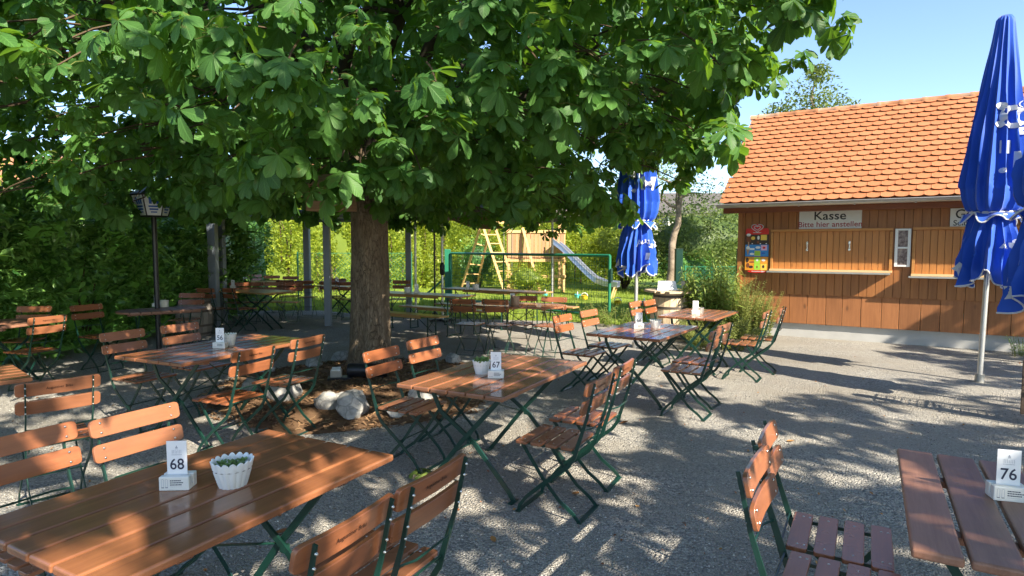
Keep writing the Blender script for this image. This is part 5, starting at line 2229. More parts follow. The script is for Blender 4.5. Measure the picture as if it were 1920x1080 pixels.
herb(1338, 642, 1.62, 1500, 'tallest yellow green herb with drooping leaf tips', 61, M['herb'], .34, LANCE, droop=.8, sc=(1.3, 2.3), stems_n=26)
herb(1312, 636, 1.30, 1000, 'tall yellow green herb beside the barrel', 62, M['herb'], .30, LANCE, droop=.7, sc=(1.2, 2.1), stems_n=20)
herb(1368, 640, 1.1, 9000, 'feathery rosemary like shrub leaning to the kiosk wall', 63, M['rosemary'], .36, LANCE, 'rosemary_shrub', 0, (.45, .8), 90)
herb(1400, 640, .90, 8000, 'low feathery shrub with brownish stems against the kiosk boards', 64, M['rosemary'], .36, LANCE, 'rosemary_shrub', 0, (.45, .8), 84)
herb(1342, 655, .55, 5000, 'bushy low herb under the table with card 65', 65, M['rosemary'], .45, LANCE, 'rosemary_shrub', 0, (.45, .8), 60)
for i, (px, py, lab) in enumerate(((1878, 653, 'small weed tuft at the kiosk plinth'), (1916, 668, 'larger weed tuft near the photo edge'))):
    p = at(px, py)
    herb(px, py, .16 + .14 * i, 160, lab, 70 + i, M['laurel'], .10 + .05 * i, LANCE, 'weed_tuft', .3, (.5, .9), 12, 'weeds at the kiosk plinth')
for i, (px, py, lab) in enumerate(((1120, 606, 'leafy weeds under the gate frame corner'), (1155, 612, 'yellow flowering weeds at the lawn corner'))):
    herb(px, py, .45, 420, lab, 75 + i, M['herb'], .30, LANCE, 'wild_plant', .4, (.7, 1.2), 26, 'weeds at the gate')


# grass blades on the near lawn
def grass():
    n = 42000
    y = 11.0 + 13 * RNG.random(n) ** 1.6
    x = RNG.uniform(-.42, .36, n) * y
    # keep to the lawn side of the gravel border
    edge = np.interp(x, [q[0] for q in sorted([tuple(q) for q in GRAVEL if q[1] > 5])], [q[1] for q in sorted([tuple(q) for q in GRAVEL if q[1] > 5])])
    ok = (y > edge - .12 + RNG.exponential(.04, n))
    loc_s = (x - HO.x) * HU.x + (y - HO.y) * HU.y
    loc_d = (x - HO.x) * HI.x + (y - HO.y) * HI.y
    ok &= ~((loc_s > S0 - .05) & (loc_d > -.1) & (loc_d < DEPTH + .1))
    x, y = x[ok], y[ok]
    n = len(x)
    bl = ([(0, -.06, 0), (0, .06, 0), (.18, .04, .55), (.18, -.04, .55), (.5, 0, 1)], [(0, 1, 2, 3), (3, 2, 4)], [0, 0])
    tuft = .5 + .8 * (np.sin(x * 2.3) * np.sin(y * 1.9) + 1) * .5
    o = scatter([bl], np.zeros(n, int), np.stack([x, y, np.full(n, -.01)], -1), rots(RNG.random(n) * 6.28, RNG.normal(0, .1, n), np.zeros(n)), RNG.uniform(.05, .13, n) * tuft, RNG.random(n), 'grass', M['grass'])
    tag(o, 'grass of the sunny lawn', None, None, 'stuff')


grass()


# ------------------------------------------------------------------ pergola, far parasols, lanterns
def pergola():
    t = thing('pergola', 'grey steel pergola with blue grey fabric roof behind the trunk', 'pergola', (-5.2, 13, 0))
    base = Vector((-5.2, 13, 0))
    ZT = 2.28
    posts = [at(404, 612), at(418, 606), at(616, 611), at(578, 582), at(767, 588)]
    for k, (p, wd) in enumerate(zip(posts, (.16, .16, .13, .15, .13))):
        m = MB()
        m.box((p.x - base.x, p.y - base.y, ZT / 2), (wd, wd, ZT))
        m.build('post', M['post'], t, bevel=.008)
    a, b, c, d = posts[0], posts[2], posts[3], posts[4]
    for p, q in ((a, b), (a, Vector((-7.6, 16, 0))), (b, d), (posts[3], d)):
        m = MB()
        m.bar((p.x - base.x, p.y - base.y, ZT + .05), (q.x - base.x, q.y - base.y, ZT + .05), .09, .14)
        m.build('beam', M['post'], t, bevel=.006)
    m = MB()
    # slightly sagging cloth panels between the beams
    cor = [Vector((-7.4, 12.6, 0)), Vector((-3.4, 12.3, 0)), Vector((-2.2, 15.2, 0)), Vector((-7.6, 16.2, 0))]
    nu, nv = 20, 10
    vs, fs = [], []
    for lay in (0, 1):
        for i in range(nu + 1):
            for j in range(nv + 1):
                u, v_ = i / nu, j / nv
                p = (cor[0] * (1 - u) + cor[1] * u) * (1 - v_) + (cor[3] * (1 - u) + cor[2] * u) * v_
                sag = -.10 * abs(math.sin(u * PI * 3)) - .08 * math.sin(PI * v_)
                vs.append((p.x - base.x, p.y - base.y, ZT + .16 + sag + lay * .006))
    for i in range(nu):
        for j in range(nv):
            k = i * (nv + 1) + j
            fs.append((k, k + nv + 1, k + nv + 2, k + 1))
            k += (nu + 1) * (nv + 1)
            fs.append((k, k + 1, k + nv + 2, k + nv + 1))
    m.add(vs, fs, 0, .5)
    m.build('fabric_roof', M['awning'], t, smooth=60)


pergola()


def open_parasol(px, py, label, half, z, peak, rz, mat, handle=False, r=.028, valance=0.0, basew=.6):
    p = at(px, py, 0)
    t = thing('open_parasol', label, 'parasol', (p.x, p.y, 0), rz, 'open parasols on the far side')
    m = MB()
    m.tube([(0, 0, .02), (0, 0, peak - .05)], r, 12)
    m.build('pole', M['alu'], t, smooth=50)
    if handle:
        m = MB()
        m.lathe([(.035, 1.02), (.055, 1.05), (.058, 1.22), (.04, 1.28), (.034, 1.30)], 14)
        m.tube([(0, -.05, 1.15), (.0, -.12, 1.15), (.0, -.12, 1.07)], .010, 6)
        m.build('crank', M['black'], t, smooth=50)
    m = MB()
    m.box((0, 0, .03), (basew, .09, .05))
    m.box((0, 0, .03), (.09, basew, .052))
    m.build('base_cross', M['black'], t, bevel=.005)
    m = MB()
    n = 12
    for lay in (0, 1):
        vs, fs = [], []
        for i in range(n + 1):
            for j in range(n + 1):
                x, y = (i / n * 2 - 1), (j / n * 2 - 1)
                e = max(abs(x), abs(y))
                zz = z + (peak - z) * (1 - e) - .05 * math.sin(PI * e) - .04 * (1 - abs(x * y)) * e - lay * .004
                vs.append((x * half, y * half, zz))
        for i in range(n):
            for j in range(n):
                k = i * (n + 1) + j
                fs.append((k, k + n + 1, k + n + 2, k + 1))
        m.add(vs, fs, 0, .5)
    c = m.build('canopy', mat, t, smooth=60)
    if valance:
        m = MB()
        for sx, sy, ex, ey in ((-1, -1, 1, -1), (1, -1, 1, 1), (1, 1, -1, 1), (-1, 1, -1, -1)):
            vs, fs = [], []
            for i in range(n + 1):
                f = i / n
                x, y = (sx + (ex - sx) * f) * half, (sy + (ey - sy) * f) * half
                zz = z - .04 * (1 - abs((sx + (ex - sx) * f) * (sy + (ey - sy) * f)))
                vs += [(x, y, zz), (x * 1.005, y * 1.005, zz - valance)]
            for i in range(n):
                fs.append((2 * i, 2 * i + 2, 2 * i + 3, 2 * i + 1))
            m.add(vs, fs, 0, .5)
        m.build('valance', mat, c)
    for k in range(4):
        a = PI / 4 + k * PI / 2
        m = MB()
        m.tube([(0, 0, peak - .06), (half * 1.35 * math.cos(a), half * 1.35 * math.sin(a), z + .0)], .009, 5)
        m.tube([(0, 0, z - .05), (half * .7 * math.cos(a), half * .7 * math.sin(a), z + (peak - z) * .48)], .008, 5)
        m.build('rib', M['alu'], t)
    return t


open_parasol(830, 602, 'open grey brown parasol on a pole with black crank', 1.5, 2.40, 2.9, R_(20), M['grey_cloth'], True, valance=.10)
open_parasol(1035, 588, 'open grey brown parasol on a plain bright pole', 1.45, 2.42, 2.9, R_(8), M['grey_cloth'], False, valance=.10)
# sunlit valance of the crank parasol, put in as a separate lighter cloth
t = thing('lit_valance', 'sunlit parasol valance above the net fence, its glow put in as beige', 'parasol valance', atY(890, 415, 14.2))
o_ = t.location.copy()
P4 = [atY(838, 408, 14.2) - o_, atY(945, 428, 13.9) - o_, atY(905, 404, 15.6) - o_, atY(835, 400, 15.4) - o_]
m = MB()
vs, fs = [], []
for lay in (0, 1):
    for i in range(9):
        for j in range(7):
            u, v_ = i / 8, j / 6
            p = (P4[0] * (1 - u) + P4[1] * u) * (1 - v_) + (P4[3] * (1 - u) + P4[2] * u) * v_
            vs.append((p.x, p.y, p.z - .12 * math.sin(PI * u) * (1 - v_ * .5) + lay * .004))
for lay in (0, 1):
    for i in range(8):
        for j in range(6):
            k = lay * 63 + i * 7 + j
            fs.append((k, k + 7, k + 8, k + 1))
m.add(vs, fs, 0, .5)
m.build('cloth', M['lit_beige_cloth'], t, smooth=60)
m = MB()
pp = at(780, 590, 0) - o_
m.tube([(pp.x, pp.y, pp.z), (pp.x, pp.y, pp.z + 2.35)], .028, 10)
m.build('pole', M['alu'], t, smooth=50)


def lantern(px, ytop, Y, label, s=1.0, rz=0.2):
    p = atY(px, ytop, Y)
    t = thing('lantern_post', label, 'lantern', (p.x, p.y, 0), rz, 'blue and white lanterns on black posts')
    zb = p.z
    m = MB()
    m.tube([(0, 0, 0), (0, 0, zb - .26)], .022 * s, 10)
    m.lathe([(.07 * s, 0), (.07 * s, .05), (.03 * s, .09)], 14)
    m.build('post', M['black'], t, smooth=40)
    m = MB()
    n = 6
    m.lathe([(.10 * s, zb - .30), (.115 * s, zb - .28), (.04 * s, zb - .27)], n)
    for k in range(n):
        a = 2 * PI * k / n
        m.tube([(.112 * s * math.cos(a), .112 * s * math.sin(a), zb - .285), (.170 * s * math.cos(a), .170 * s * math.sin(a), zb)], .009, 5)
    m.lathe([(.185 * s, zb), (.19 * s, zb + .02), (.06 * s, zb + .13), (.02 * s, zb + .17)], n)
    m.build('lantern_frame', M['black'], t)
    for k in range(n):
        a0, a1 = 2 * PI * k / n, 2 * PI * (k + 1) / n
        m = MB()
        q = [Vector((.110 * s * math.cos(a0), .110 * s * math.sin(a0), zb - .284)), Vector((.110 * s * math.cos(a1), .110 * s * math.sin(a1), zb - .284)),
             Vector((.168 * s * math.cos(a1), .168 * s * math.sin(a1), zb)), Vector((.168 * s * math.cos(a0), .168 * s * math.sin(a0), zb))]
        nr = (q[1] - q[0]).cross(q[3] - q[0]).normalized()
        if nr.dot(Vector((q[0].x + q[1].x, q[0].y + q[1].y, 0))) < 0:
            nr = -nr
        m.add([v_ for v_ in q], [(0, 1, 2, 3)], 0, .5)

        def pq(u, v_):
            return (q[0] * (1 - u) + q[1] * u) * (1 - v_) + (q[3] * (1 - u) + q[2] * u) * v_ + nr * .003
        for (u0, v0, u1, v1) in ((.25, .58, .40, .92), (.45, .58, .6, .80), (.64, .58, .78, .80), (.2, .42, .8, .50), (.24, .28, .76, .36), (.3, .15, .7, .21)):
            m.add([pq(u0, v0), pq(u1, v0), pq(u1, v1), pq(u0, v1)], [(0, 1, 2, 3)], 1, .5)
        m.build('pane', [M['lamp_white'], M['lamp_blue']], t)
    return t


lantern(287, 368, 8.9, 'blue and white lantern on a thin black post before the laurel hedge', 1.6, .55)
lantern(814, 412, 14.6, 'small looking lantern on a black post before the sunlit hedge', 1.0, .1)

# ------------------------------------------------------------------ fence, gate and play equipment
GP0, GP1 = at(846, 568), at(1142, 604)
t = thing('mesh_gate', 'open green framed mesh gate on the lawn edge', 'gate', GP0)
v10 = GP1 - GP0
GZ0, GZ1 = .12, atY(846, 475, GP0.y).z
gl = v10.length
gx = v10.normalized()
m = MB()
for f in (0, .40, 1):
    m.tube([gx * (gl * f) + Vector((0, 0, GZ0)), gx * (gl * f) + Vector((0, 0, GZ1))], .034 if f != .4 else .022, 10)
for z in (GZ0, GZ1):
    m.tube([Vector((0, 0, z)), gx * gl + Vector((0, 0, z))], .034, 10)
fr_ = m.build('gate_frame', M['green_bright'], t, smooth=40)
m = MB()
k = 0.0
while k < gl:
    m.box(gx * k + Vector((0, 0, (GZ0 + GZ1) / 2)), (.006, .006, GZ1 - GZ0), None)
    k += .075
z = GZ0
while z < GZ1:
    m.bar(Vector((0, 0, z)), gx * gl + Vector((0, 0, z)), .006, .006)
    z += .10
m.build('wire_mesh', M['green_bright'], t)
m = MB()
m.box(gx * (gl + .05) + Vector((0, 0, GZ1 - .42)), (.05, .09, .28))
m.build('lock_box', M['green'], t, bevel=.005)
m = MB()
m.box(gx * -.16 + Vector((0, 0, (GZ1 + .12) / 2)), (.17, .17, GZ1 + .12))
m.bar(gx * -.25 + Vector((0, 0, .75)), gx * -1.6 + Vector((0, -.4, .02)), .05, .05)
m.build('gate_post', M['green_bright'], t, bevel=.006)


def net_fence(A, B, h, label, group):
    A, B = Vector(A), Vector(B)
    t = thing('net_fence', label, 'fence', A, 0, group)
    d = B - A
    L = d.length
    x = d.normalized()
    for f in (0, .5, 1):
        m = MB()
        m.tube([x * (L * f), x * (L * f) + Vector((0, 0, h + .04))], .024, 8)
        m.build('post', M['green_bright'], t, smooth=40)
    m = MB()
    st = .11
    k = -h
    while k < L:
        for sg in (1, -1):
            a0, a1 = (k, 0), (k + h, h)
            if sg < 0:
                a0, a1 = (k, h), (k + h, 0)
            # clip to the fence
            (xa, za), (xb, zb_) = a0, a1
            if xa < 0:
                za += (zb_ - za) * (0 - xa) / (xb - xa)
                xa = 0
            if xb > L:
                zb_ = za + (zb_ - za) * (L - xa) / (xb - xa)
                xb = L
            if xb > xa:
                m.bar(x * xa + Vector((0, 0, za + .02)), x * xb + Vector((0, 0, zb_ + .02)), .005, .005)
        k += st
    m.bar(Vector((0, 0, h)), x * L + Vector((0, 0, h)), .012, .012)
    m.build('wire_mesh', M['green_bright'], t)


net_fence(at(560, 566), at(772, 566), 1.45, 'green diamond net fence behind the trunk', 'net fences of the garden')
q0 = at(1271, 566)
q1 = at(1383, 566)
net_fence(q0 + Vector((.2, 0, 0)), q1, 1.05, 'green net fence panel behind the tall herbs', 'net fences of the garden')
for px, wd, lab in ((1271, .20, 'thick square green post behind the barrel'), (1384, .13, 'green post at the kiosk corner')):
    p = at(px, 566)
    o = thing('fence_post', lab, 'post', p, 0, 'green fence posts')
    m = MB()
    m.box((0, 0, .78), (wd, wd, 1.56))
    m.build('shaft', M['green'], o, bevel=.008)
    m = MB()
    m.box((0, 0, 1.57), (wd + .02, wd + .02, .02))
    m.build('cap', M['green'], o, bevel=.004)


def playset():
    YS = 22.0
    t = thing('swing_frame', 'light timber swing frame with ladder sides on the lawn', 'swing', atY(930, 540, YS))
    b = t.location.copy()
    b.z = 0
    t.location = b

    def w(px, py, dy=0):
        return atY(px, py, YS + dy) - b
    Z = lambda v_: Vector((v_.x, v_.y, max(0, v_.z)))
    m = MB()
    m.bar(w(860, 413, 0), w(1012, 420, 0), .13, .13)
    m.build('top_beam', M['play_wood'], t, bevel=.01)
    for (x0, y0, x1, y1, dy) in ((905, 412, 864, 545, 1.2), (920, 420, 893, 540, 1.9), (906, 425, 948, 552, -1.2), (928, 425, 970, 550, -.7), (1005, 412, 957, 520, 1.2), (980, 428, 1014, 542, -1.0)):
        a, c = w(x0, y0, 0), Z(w(x1, y1, dy))
        c.z = 0
        m = MB()
        m.bar(a, c, .085, .12, (0, 1, 0))
        m.build('leg', M['play_wood'], t, bevel=.008)
    la, lb = w(906, 425, 0), w(948, 552, -1.2)
    lb.z = 0
    ra, rb = w(928, 425, 0), w(970, 550, -.7)
    rb.z = 0
    for k in range(7):
        f = .12 + k * .135
        m = MB()
        m.bar(la.lerp(lb, f) - Vector((.02, 0, 0)), ra.lerp(rb, f) + Vector((.02, 0, 0)), .09, .035)
        m.build('rung', M['play_wood'], t)
    la, lb = w(905, 412, 0), w(864, 545, 1.2)
    lb.z = 0
    ra, rb = w(920, 420, 0), w(893, 540, 1.9)
    rb.z = 0
    for k in range(6):
        f = .18 + k * .145
        m = MB()
        m.bar(la.lerp(lb, f), ra.lerp(rb, f), .09, .035)
        m.build('rung', M['play_wood'], t)
    for px in (945, 960):
        m = MB()
        m.tube([w(px, 418), w(px, 540) + Vector((0, 0, .3))], .008, 5)
        m.build('swing_rope', M['alu'], t)
    m = MB()
    s0, s1 = w(944, 540), w(961, 540)
    m.box(((s0.x + s1.x) / 2, s0.y, .42), (.44, .18, .03))
    m.build('swing_seat', M['black'], t, bevel=.005)

    YT = 23.0
    t2 = thing('play_tower', 'brown timber play tower with a steel slide', 'play tower', (0, 0, 0))
    x0, x1 = atY(952, 500, YT).x, atY(1054, 500, YT).x
    t2.location = ((x0 + x1) / 2, YT, 0)
    hw = (x1 - x0) / 2
    zt = atY(1000, 437, YT).z
    zf = atY(1000, 482, YT).z
    zr = atY(1000, 516, YT).z
    for sx in (-1, -.2, .62, 1):
        m = MB()
        m.box((sx * hw * .97, -.9 if sx != -.2 else .9, (zt + .1 if sx != -1 else zt + .9) / 2), (.12, .12, zt + .1 if sx != -1 else zt + .9))
        m.build('post', M['play_wood'], t2, bevel=.008)
    for sx in (-1, 1):
        m = MB()
        m.box((sx * hw * .97, .9, zt / 2 + .3), (.12, .12, zt + .6))
        m.build('post', M['play_wood'], t2, bevel=.008)
    m = MB()
    R = random.Random(6)
    n = 15
    for i in range(n):
        ww = 2 * hw / n
        m.box((-hw + (i + .5) * ww, -.98, (zt + zf) / 2 + R.uniform(-.01, .01)), (ww - .014, .03, zt - zf), None, 0, R.random())
    for i in range(10):
        m.box((hw + .0, -.9 + (i + .5) * .18, (zt + zf) / 2), (.03, .166, zt - zf), None, 0, R.random())
        m.box((-hw, -.9 + (i + .5) * .18, (zt + zf) / 2), (.03, .166, zt - zf), None, 0, R.random())
    m.build('wall_boards', M['play_board'], t2, bevel=.004)
    m = MB()
    m.box((0, 0, zf - .03), (2 * hw, 1.9, .05))
    m.build('deck', M['play_board'], t2)
    for z in (zf - .10, zr, zt + .03):
        m = MB()
        m.box((0, -1.01, z), (2 * hw + .1, .05, .10))
        m.build('rail', M['play_wood'], t2, bevel=.006)
    # slide
    pts = [atY(1040, 456, 21.9), atY(1058, 470, 21.6), atY(1080, 492, 21.2), atY(1102, 514, 20.8), atY(1118, 528, 20.5), atY(1135, 535, 20.1), atY(1160, 538, 19.7)]
    pts = [p - Vector(t2.location) for p in pts]
    lat = Vector((.35, .94, 0)).normalized()
    m = MB()
    fine = []
    for i in range(len(pts) - 1):
        for k in range(4):
            fine.append(pts[i].lerp(pts[i + 1], k / 4))
    fine.append(pts[-1])
    m.ribbon(fine, .012, .46, lat)
    for s in (-1, 1):
        m.ribbon([p + lat * (s * .24) + Vector((0, 0, .07)) for p in fine], .16, .022, lat)
        m.tube([p + lat * (s * .24) + Vector((0, 0, .155)) for p in fine], .022, 6)
    sl = m.build('slide', M['slide'], t2, smooth=40)
    m = MB()
    e = pts[-1]
    for s in (-1, 1):
        q = e + lat * (s * .2) - Vector((.1, 0, 0))
        m.bar(q, (q.x - .12, q.y, -.05), .05, .05)
    m.build('slide_foot', M['play_wood'], sl)


playset()
TOYS = [(1083, 533, 19.5, M['toy_teal'], 'teal toy lying on the lawn by the slide'), (1096, 535, 19.0, M['toy_yellow'], 'yellow toy by the slide foot'), (1158, 561, 17.2, M['toy_yellow'], 'yellow toy box beyond the gate'),
        (1208, 560, 17.0, M['toy_blue'], 'small blue toy near the parasol pole'), (1022, 533, 20.5, M['toy_teal'], 'pale teal bucket under the play tower')]
for px, py, Y, mt, lab in TOYS:
    p = atY(px, py, Y)
    t = thing('garden_toy', lab, 'toy', (p.x, p.y, 0), px * .1, 'toys on the lawn')
    m = MB()
    m.lathe([(.07, 0), (.09, .02), (.10, .12), (.115, .13), (.095, .13), (.09, .04)], 14)
    m.build('tub', mt, t, smooth=40)
    m = MB()
    m.tube([(.10 * math.cos(a), 0, .12 + .09 * math.sin(a)) for a in np.linspace(0, PI, 9)], .012, 6)
    m.build('handle', M['white'], t, smooth=50)


# ------------------------------------------------------------------ barrels, bird feeder, floodlight, small things
def barrel(px, py, r, h, mat, label, top=None):
    p = at(px, py)
    t = thing('wooden_barrel', label, 'barrel', (p.x, p.y, 0), .3, 'old barrels used as tables')
    m = MB()
    n = 20
    for k in range(n):
        a0, a1 = 2 * PI * (k + .03) / n, 2 * PI * (k + .97) / n
        vs, fs = [], []
        for i in range(9):
            f = i / 8
            rr = r * (.82 + .18 * math.sin(PI * f))
            for a in (a0, a1):
                vs.append((rr * math.cos(a), rr * math.sin(a), h * f))
            for a in (a1, a0):
                vs.append((rr * .9 * math.cos(a), rr * .9 * math.sin(a), h * f))
        for i in range(8):
            for q in range(4):
                q2 = (q + 1) % 4
                fs.append((i * 4 + q, i * 4 + q2, i * 4 + 4 + q2, i * 4 + 4 + q))
        fs += [(3, 2, 1, 0), (32, 33, 34, 35)]
        m.add(vs, fs)
    m.lathe([(r * .8, h * .03), (r * .8, h * .95)], 24)
    m.build('staves', mat, t, smooth=30)
    for f in (.07, .3, .7, .93):
        m = MB()
        rr = r * (.82 + .18 * math.sin(PI * f)) + .004
        m.lathe([(rr, h * f - .02), (rr + .004, h * f - .02), (rr + .004, h * f + .02), (rr, h * f + .02)], 32)
        m.build('hoop', M['iron'], t, smooth=40)
    if top:
        m = MB()
        n = 6
        for i in range(n):
            w_ = top * 2 / n
            y = -top + (i + .5) * w_
            xx = math.sqrt(max(.05, top ** 2 - (abs(y) - w_ * .4) ** 2))
            m.box((0, y, h + .02), (xx * 2, w_ - .006, .035))
        m.build('top_boards', M['barrel'], t, bevel=.004)
    return t


barrel(1258, 636, .37, .84, M['barrel'], 'pale wooden barrel with round board top before the tall herbs', .42)
barrel(366, 628, .32, .66, M['barrel_grey'], 'grey weathered barrel beside the double steel post', None)
bp = at(1258, 636)
t = thing('menu_holder', 'white menu holder standing on the pale barrel', 'menu holder', (bp.x - .10, bp.y - .05, .878), -.1)
m = MB()
m.poly([(-.17, -.07, 0), (.17, -.07, 0), (.15, .02, .16), (-.15, .02, .16)], .006, (0, -1, .5))
m.build('sheet', M['card'], t)
m = MB()
m.box((0, 0, .008), (.36, .18, .015))
m.build('foot', M['offwhite'], t, bevel=.003)
pot(0, 0, .055, .07, .16, 'cream pot with a spiky plant on the pale barrel', 'plain', mat=M['offwhite'], plant='tuft', base=Vector((bp.x + .22, bp.y - .05, .878)))

# bird feeder hanging in the crown
p = atY(622, 396, 6.9)
t = thing('bird_feeder', 'open wooden bird feeder box hanging under the crown', 'bird feeder', p, R_(-14))
wd, dp, hh = .46, .30, .09
m = MB()
m.box((0, 0, .008), (wd, dp, .016))
m.build('floor_board', M['feeder'], t)
m = MB()
for y in (-1, 1):
    m.box((0, y * (dp / 2 - .008), .062), (wd, .016, .09))
for x in (-1, 1):
    m.box((x * (wd / 2 - .008), 0, .0622), (.016, dp - .034, .09))
m.build('tray_side', M['feeder'], t, bevel=.003)
for x in (-1, 1):
    for y in (-1, 1):
        m = MB()
        m.box((x * (wd / 2 - .02), y * (dp / 2 - .03), .20), (.028, .028, .20))
        m.build('upright', M['feeder'], t, bevel=.003)
m = MB()
for y in (-1, 1):
    m.poly([(-wd / 2 - .05, y * (dp / 2 + .07), .27), (wd / 2 + .05, y * (dp / 2 + .07), .27), (wd / 2 + .05, 0, .40), (-wd / 2 - .05, 0, .40)], .014, (0, y * .7, .7))
m.build('roof', M['feeder'], t)
m = MB()
m.tube([(0, 0, .40), (0, 0, 1.5)], .005, 5)
m.build('hanging_cord', M['black'], t)

# floodlight box and cable drum at the trunk foot
p = at(690, 716)
t = thing('floodlight', 'black horizontal floodlight lying at the foot of the trunk', 'lamp', (p.x, p.y, .06), R_(4))
m = MB()
m.tube([(-.24, 0, .085), (-.235, 0, .085), (.235, 0, .085), (.24, 0, .085)], [.07, .085, .085, .07], 20)
m.box((0, .05, .06), (.40, .09, .10))
m.build('housing', M['black'], t, smooth=40, bevel=.004)
for x in (-.18, .18):
    m = MB()
    m.box((x, 0, .008), (.03, .20, .018))
    m.build('foot', M['black'], t)
p = at(636, 720)
t = thing('socket_box', 'small grey white socket box on a black base beside the floodlight', 'socket box', (p.x, p.y, .05), R_(10))
m = MB()
m.box((0, 0, .02), (.26, .16, .04))
m.build('base', M['black'], t, bevel=.004)
m = MB()
m.box((-.03, -.01, .085), (.13, .10, .09))
m.build('housing', M['zinc'], t, bevel=.006)
m = MB()
m.box((-.03, -.02, .138), (.10, .09, .014), Matrix.Rotation(.25, 3, 'X'))
m.build('lid', M['card'], t, bevel=.003)

# serving trolley at the photo edge
p = at(1992, 806)
t = thing('serving_stand', 'dark board stand with white wire trays at the photo edge', 'stand', (p.x, p.y, 0), R_(-35))
m = MB()
m.poly([(-.30, -.02, .10), (.3, -.02, .10), (.3, -.02, .72), (-.02, -.02, .72), (-.30, -.02, .60)], .03, (0, 1, 0))
m.build('board', M['dark_board'], t, bevel=.004)
for z in (.50, .92):
    m = MB()
    m.tube([(-.22, -.10, z), (.25, -.10, z), (.25, .25, z), (-.22, .25, z)], .010, 6, close=True)
    m.tube([(-.20, -.08, z - .06), (.23, -.08, z - .06), (.23, .23, z - .06), (-.20, .23, z - .06)], .006, 6, close=True)
    for i in range(7):
        x = -.2 + i * .07
        m.tube([(x, -.10, z), (x, -.08, z - .06), (x, .23, z - .06), (x, .25, z)], .004, 5)
    m.build('wire_tray', M['white'], t, smooth=40)
m = MB()
for x in (-.2, .23):
    m.tube([(x, .2, 0), (x, .2, .92)], .011, 6)
    m.tube([(x, -.08, .0), (x, -.08, .92)], .011, 6)
m.build('stand_frame', M['white'], t, smooth=40)
q = Vector(t.location) + Matrix.Rotation(R_(-35), 3, 'Z') @ Vector((-.10, .02, .865))
t2 = thing('condiment_jar', 'red lidded jar standing in the upper wire tray', 'jar', q)
m = MB()
m.lathe([(.055, 0), (.062, .01), (.062, .15), (.05, .17)], 20)
m.build('glass', M['red'], t2, smooth=40)
m = MB()
m.lathe([(.068, .16), (.075, .17), (.075, .25), (.06, .27), (.0, .275)], 20, caps=False)
m.build('lid', M['red'], t2, smooth=40)


# fallen leaves
def fallen(px, py, s, label, k=1):
    p = at(px, py)
    rng = random.Random(int(px))
    vs, fs = blade(.12, .035, [(.2, .6), (.5, 1), (.8, .7)], .3, -.25)
    m = MB()
    for i in range(k):
        Rm = Matrix.Rotation(rng.uniform(0, 6.28), 3, 'Z') @ Matrix.Rotation(rng.uniform(-.1, .3), 3, 'Y')
        m.add([Rm @ (Vector(v_) * s) + Vector((0, 0, .012 + .006 * i)) for v_ in vs], fs, 0, rng.random())
    o = m.build('fallen_leaf', M['dryleaf'] if k == 1 else M['herb'], smooth=60)
    o.location = (p.x, p.y, .0)
    tag(o, label, 'leaf', 'fallen leaves on the gravel')


FL = [(1490, 828, .6, 'reddish fallen leaf on open gravel, farthest out'), (1085, 925, .6, 'dry brown leaf under the free standing chair'), (998, 925, .55, 'brown leaf by the front foot of the free standing chair'),
      (1163, 796, .7, 'yellowish fallen leaf behind the free standing chair'), (512, 1003, .8, 'brown curled leaf under the big glossy table'), (766, 858, .6, 'orange brown leaf beside the green sprig'),
      (928, 1020, .5, 'small tan leaf on the front gravel'), (724, 705, .9, 'large yellow leaf beside the floodlight'), (505, 1010, .45, 'crumpled leaf scrap next to the curled leaf')]
for a in FL:
    fallen(*a)
p = at(795, 893)
t = thing('fallen_sprig', 'fallen green leaf sprig lying on the gravel', 'leaf', (p.x, p.y, .03))
n = 9
scatter(PALM[:2], np.arange(2).repeat(2), np.zeros((4, 3)), rots(np.array([0, 1.6, 3.2, 4.6]), np.full(4, .1), np.full(4, .2)), np.array([.55, .5, .5, .45]), np.array([.5, .7, .6, .8]), 'leaves', M['herb'], t)

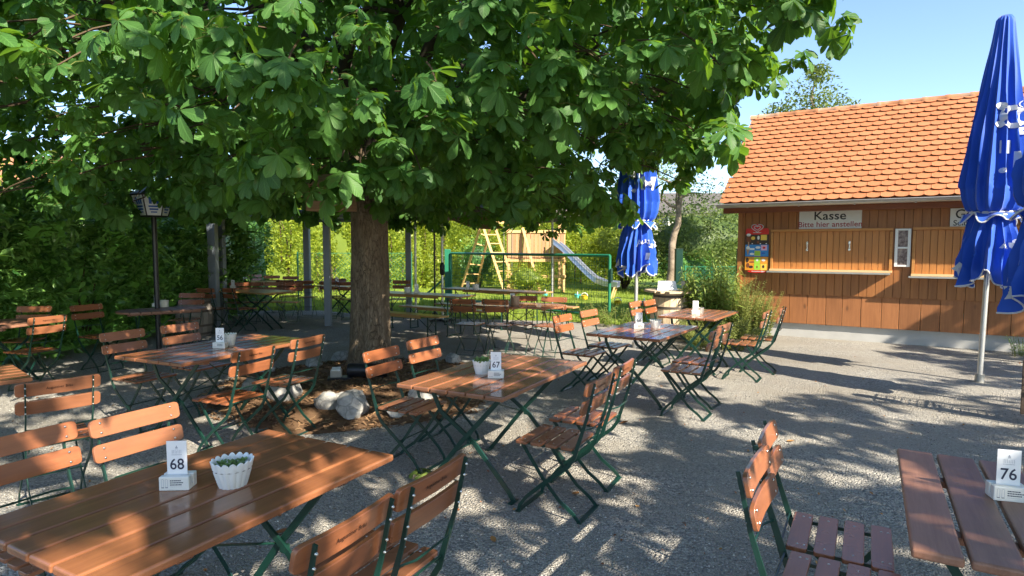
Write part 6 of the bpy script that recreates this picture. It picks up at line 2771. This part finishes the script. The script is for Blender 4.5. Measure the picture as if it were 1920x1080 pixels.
def litter():
    n = 1500
    y = 1.3 + 9 * RNG.random(n) ** 1.3
    x = RNG.uniform(-.85, .85, n) * y
    v_, f_ = blade(1, .3, [(.25, .7), (.6, 1)], .35, -.25)
    pos = np.stack([x, y, np.full(n, .008)], -1)
    o = scatter([(v_, f_, [0] * len(f_))], np.zeros(n, int), pos, rots(RNG.random(n) * 6.28, RNG.normal(0, .15, n), RNG.normal(0, .4, n)), .006 + .028 * RNG.random(n) ** 3, RNG.random(n), 'leaf_litter', M['dryleaf'])
    tag(o, 'dry leaf crumbs and seeds on the gravel', None, None, 'stuff')


litter()
# ------------------------------------------------------------------ far houses


def house(x0, x1, Y, zt, zr, label, roofmat, wins, depth=8):
    cx = (x0 + x1) / 2
    t = thing('house', label, 'house', (cx, Y, 0))
    hw = (x1 - x0) / 2
    m = MB()
    m.box((0, depth / 2, zt / 2), (2 * hw, depth, zt))
    m.build('wall', M['plaster'], t)
    m = MB()
    m.poly([(-hw - .4, -.5, zt - .1), (hw + .4, -.5, zt - .1), (hw + .4, depth / 2, zr), (-hw - .4, depth / 2, zr)], .25, (0, -.5, .8))
    m.poly([(-hw - .4, depth + .5, zt - .1), (hw + .4, depth + .5, zt - .1), (hw + .4, depth / 2, zr), (-hw - .4, depth / 2, zr)], .25, (0, .5, .8))
    m.build('roof', roofmat, t)
    for wx, wz, ww, wh in wins:
        m = MB()
        m.box((wx, -.02, wz), (ww, .08, wh))
        f = m.build('window', M['white'], t)
        m = MB()
        m.box((0 + wx, -.065, wz), (ww - .2, .02, wh - .2))
        m.build('pane', M['glass_dark'], f)


a, b = atY(1180, 420, 48).x, atY(1420, 420, 48).x
house(a, b, 48, 4.1, 5.9, 'pale house beyond the bushes beside the kiosk', M['house_grey_roof'], [(-2.5, 3.6, 1.2, 1.4), (1.5, 3.6, 1.2, 1.4), (4, 3.6, 1.0, 1.4)])
a, b = atY(-190, 420, 34).x, atY(52, 420, 34).x
house(a, b, 34, 3.7, 6.9, 'house with orange roof beyond the laurel hedge', M['house_roof'], [(-1.5, 2.4, 1.2, 1.3)])
a, b = atY(420, 420, 52).x, atY(640, 420, 52).x
house(a, b, 52, 5.2, 9.0, 'reddish roofed house hidden behind the pergola', M['house_roof'], [(0, 3.2, 1.4, 1.4)])
print('objects', len(SC.objects))
